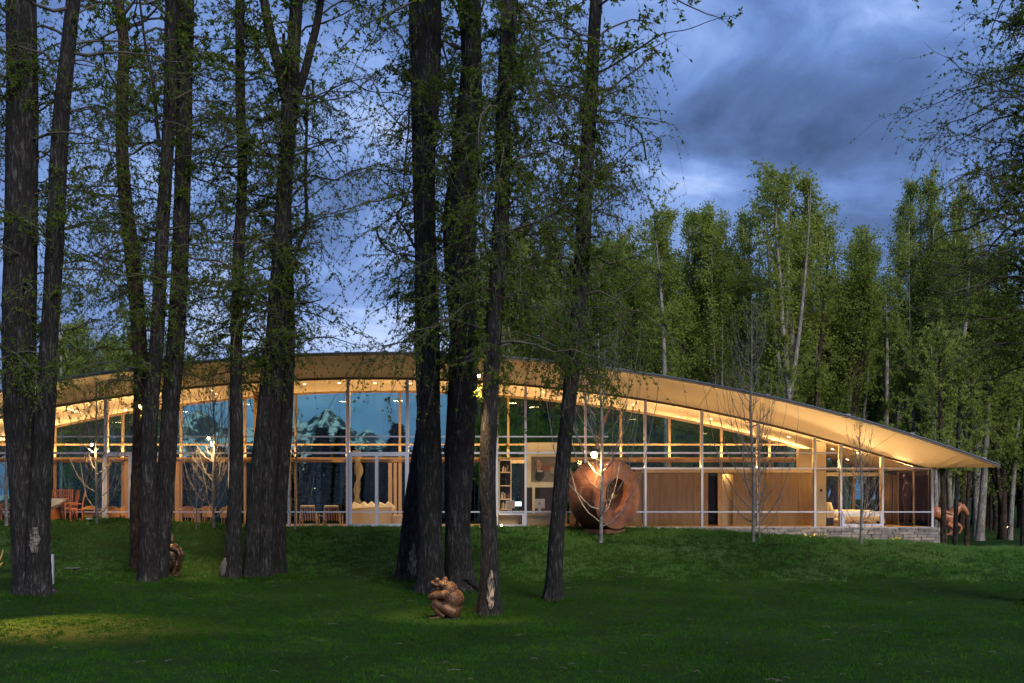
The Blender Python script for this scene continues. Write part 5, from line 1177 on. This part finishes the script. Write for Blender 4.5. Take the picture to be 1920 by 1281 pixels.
# hinged low vent window in the bedroom glass, and its pale frame
m = MB(); xa, xb, za, zb = xf(1577), xf(1653), zf(988)+.03, zf(961)-.03; t = .10
m.box(xa, xb, DF-.16, DF-.106, za, za+t).box(xa, xb, DF-.16, DF-.106, zb-t, zb).box(xa, xa+t, DF-.16, DF-.106, za+t, zb-t).box(xb-t, xb, DF-.16, DF-.106, za+t, zb-t)
m.build('vent_window', M['alu'], house)
m = MB(); xa, xb = xf(936), xf(984)
m.box(xa, xb, DF-.16, DF-.106, zb-.07, zb).box(xb-.12, xb, DF-.16, DF-.106, za, zb-.07).box(xa, xb-.12, DF-.16, DF-.106, za, za+.07); m.build('vent_window', M['alu'], house)
def nude():
    D = 48.9; s = D/K; root = thing('bronze_figure', (xf(1699, D), D, FZ), 'dark standing bronze figure with bowed head behind the corner glass', 'sculpture')
    P = lambda px, py, dy=0: at(px, py, D+dy)
    m = MB(); m.ell(P(1695, 893), (4.2*s, .13, 5.4*s)); m.tube([P(1697, 898), P(1699, 904)], [2.6*s, 3*s], 8)
    m.tube([P(1700, 904), P(1702, 914), P(1701, 924), P(1700, 932)], [6*s, 7.2*s, 5.2*s, 6*s], 14)
    for q, pts in ((-1, [(1697, 907), (1694, 918), (1694, 926), (1692, 935), (1693, 939)]), (1, [(1706, 907), (1710, 917), (1708, 927), (1702, 930)])):
        m.tube([P(a, b, .14*q) for a, b in pts], [2.6*s, 2.3*s, 1.9*s, 1.5*s, 1.7*s][:len(pts)], 8)
    for q, pts in ((-1, [(1698, 931), (1697, 945), (1698, 958), (1697, 968), (1697, 978)]), (1, [(1702, 931), (1703, 945), (1702, 958), (1703, 968), (1702, 978)])):
        m.tube([P(a, b, .09*q) for a, b in pts], [4.2*s, 3.6*s, 2.5*s, 2.4*s, 1.5*s], 9); m.tube([P(pts[-1][0], 979, .09*q), P(pts[-1][0]-4, 980, .09*q)], [1.5*s, 1.2*s], 7)
    m.tube([P(1699, 931, -.06), P(1699, 931, .06)], 5*s, 10)
    b = m.build('body', M['bronze'], root, smooth=True); fuse(b, .02, 4); b.data.materials.clear(); b.data.materials.append(M['bronze'])
    MB().box(xf(1690, D), xf(1709, D), D-.25, D+.25, FZ, zf(980, D)-.01).build('plinth', M['dark'], root)
nude()
# study furniture
D = 49.0; xa, xb = xf(938, D), xf(957, D); bc = thing('bookcase', ((xa+xb)/2, D, FZ), 'open bookcase with pale shelves and objects behind the study glass', 'bookcase')
for z_ in (.7, 1.15, 1.75, 2.35, 2.9): MB().box(xa, xb, D, D+.3, FZ+z_, FZ+z_+.05).build('shelf', M['wall'], bc)
MB().box(xb, xb+.05, D, D+.3, FZ, FZ+3.0).build('side_panel', M['wall'], bc); MB().box(xa, xb, D+.31, D+.34, FZ, FZ+3.0).build('back_panel', M['dark'], bc)
R = random.Random(8)
for z_ in (1.2, 2.4, .75):
    x = xa+.03
    while x < xb-.06:
        w = R.uniform(.03, .06); h = R.uniform(.18, .30)
        tag(MB().box(x, x+w-.004, D+.04, D+.22, FZ+z_+.002, FZ+z_+h).build('book', M[R.choice(('redwood', 'cream', 'oak', 'dark'))], org=(x+w/2, D+.1, FZ+z_)), 'one of the books standing on the pale shelves of the study bookcase', 'book', 'books on the study shelves'); x += w
vs = MB(); c = (xf(945, D), D+.12); vs.tube([(c[0]-.09, c[1], FZ+1.805), (c[0]-.09, c[1], FZ+1.98), (c[0]-.05, c[1], FZ+2.06), (c[0]+.05, c[1], FZ+2.06), (c[0]+.09, c[1], FZ+1.98), (c[0]+.09, c[1], FZ+1.805)], .035, 8)
tag(vs.build('arch_ornament', M['dark'], org=(c[0], c[1], FZ+1.8), smooth=True), 'small black arch ornament on the bookcase', 'ornament')
D = 47.9; xa, xb = xf(937, D), xf(1040, D); dk = thing('desk', ((xa+xb)/2, D, FZ), 'long dark desk top running behind the study glass', 'desk')
MB().box(xa, xb, D, D+.7, FZ+.62, FZ+.67).build('desktop', M['oak'], dk)
for x in (xa+.05, xb-.1): MB().box(x, x+.05, D+.05, D+.65, FZ, FZ+.615).build('leg', M['oak'], dk)
DT = FZ+.67
def monitor(px, w, h, label, logo=False, tilt=0, rz=0):
    x = xf(px, D); root = thing('monitor', (x, D+.3, DT), label, 'computer')
    MB().cbox((x, D+.3, DT+.10+h/2), w, .03, h, rz, tilt).build('case', material('silver case', (.55, .5, .45), .4, metal=.4), root, bevel=.012)
    MB().cbox((x, D+.34, DT+.05), w*.3, .16, .10, rz).build('stand', M['alu'], root)
    MB().cbox((x+math.sin(rz)*-.02, D+.3+.019, DT+.10+h/2), w*.92, .006, h*.88, rz, tilt).build('screen', M['screen'], root)
    if logo:
        m = MB(); c = Vector((x, D+.281, DT+.10+h/2)); n = 20; pts = []
        for k in range(n):
            a = 2*PI*k/n; rr = .036*(1+.10*math.cos(2*a+PI)-.10*math.exp(-((a-PI/2)/.35)**2)-.07*math.exp(-((a-1.5*PI)/.3)**2)); q = (c.x+rr*math.cos(a), c.z+rr*math.sin(a))
            dx, dz = q[0]-(c.x+.045), q[1]-(c.z+.005); dd = math.hypot(dx, dz)
            if dd < .022: q = (c.x+.045+dx/dd*.022-0.0, c.z+.005+dz/dd*.022) if dx < 0 else (c.x+.045-.020, c.z+.005+dz*.6)
            pts.append(q)
        pts = pts[::1]; m.poly([(a, c.y, b) for a, b in pts]); m.poly([(a, c.y+.003, b) for a, b in reversed(pts)])
        m.ell((c.x+.008, c.y, c.z+.050), (.008, .003, .016), 8, 6, Matrix.Rotation(.6, 3, 'Y')); m.build('emblem', M['dark'], root, label='small dark apple emblem with a bite')
monitor(1012, .46, .42, 'large square silver monitor with a small dark apple emblem on its back', True); monitor(957, .42, .34, 'tilted silver monitor on the left end of the study desk', False, .12, .15)
x = xf(971, D); r_ = thing('monitor', (x, D+.6, DT), 'small lit screen glowing blue-white beside the tilted monitor', 'computer')
MB().cbox((x, D+.62, DT+.30), .36, .02, .22).build('case', M['dark'], r_); MB().cbox((x, D+.606, DT+.30), .32, .004, .19).build('screen', M['screen'], r_); MB().cbox((x, D+.64, DT+.09), .05, .05, .18).build('stand', M['dark'], r_)
# framed painting on the study wall: loose generic shapes
D = 48.0; xa, xb, za, zb = xf(996, D), xf(1044, D), zf(904, D), zf(857, D); pt = thing('framed_painting', ((xa+xb)/2, D, za), 'large framed dark painting with a pale seated form hung in the study', 'painting')
MB().box(xa, xb, D+.02, D+.05, za, zb).build('canvas', material('dark painting ground', (.10, .09, .07), .6, var=(.22, .17, .10), vscale=3, detail=3), pt)
def blob(cx, cz, rx, rz_, col, k):
    n = 18; m = MB(); m.poly([(xa+(xb-xa)*cx+rx*math.cos(-2*PI*i/n)*(1+.18*math.sin(3*2*PI*i/n+k)), D+.018-.001*k, za+(zb-za)*cz+rz_*math.sin(-2*PI*i/n)) for i in range(n)][::-1]); m.build('painted_shape', material('paint %d' % k, col, .6), pt)
blob(.32, .30, .20, .30, (.02, .02, .02), 1); blob(.30, .66, .11, .26, (.42, .26, .14), 2); blob(.62, .55, .22, .13, (.28, .10, .04), 3); blob(.82, .48, .09, .17, (.36, .27, .17), 4); blob(.35, .44, .13, .05, (.50, .45, .38), 5)
m = MB(); t = .05; m.box(xa-t, xa, D-.02, D+.06, za-t, zb+t).box(xb, xb+t, D-.02, D+.06, za-t, zb+t).box(xa, xb, D-.02, D+.06, za-t, za).box(xa, xb, D-.02, D+.06, zb, zb+t); m.build('frame', M['cream'], pt)
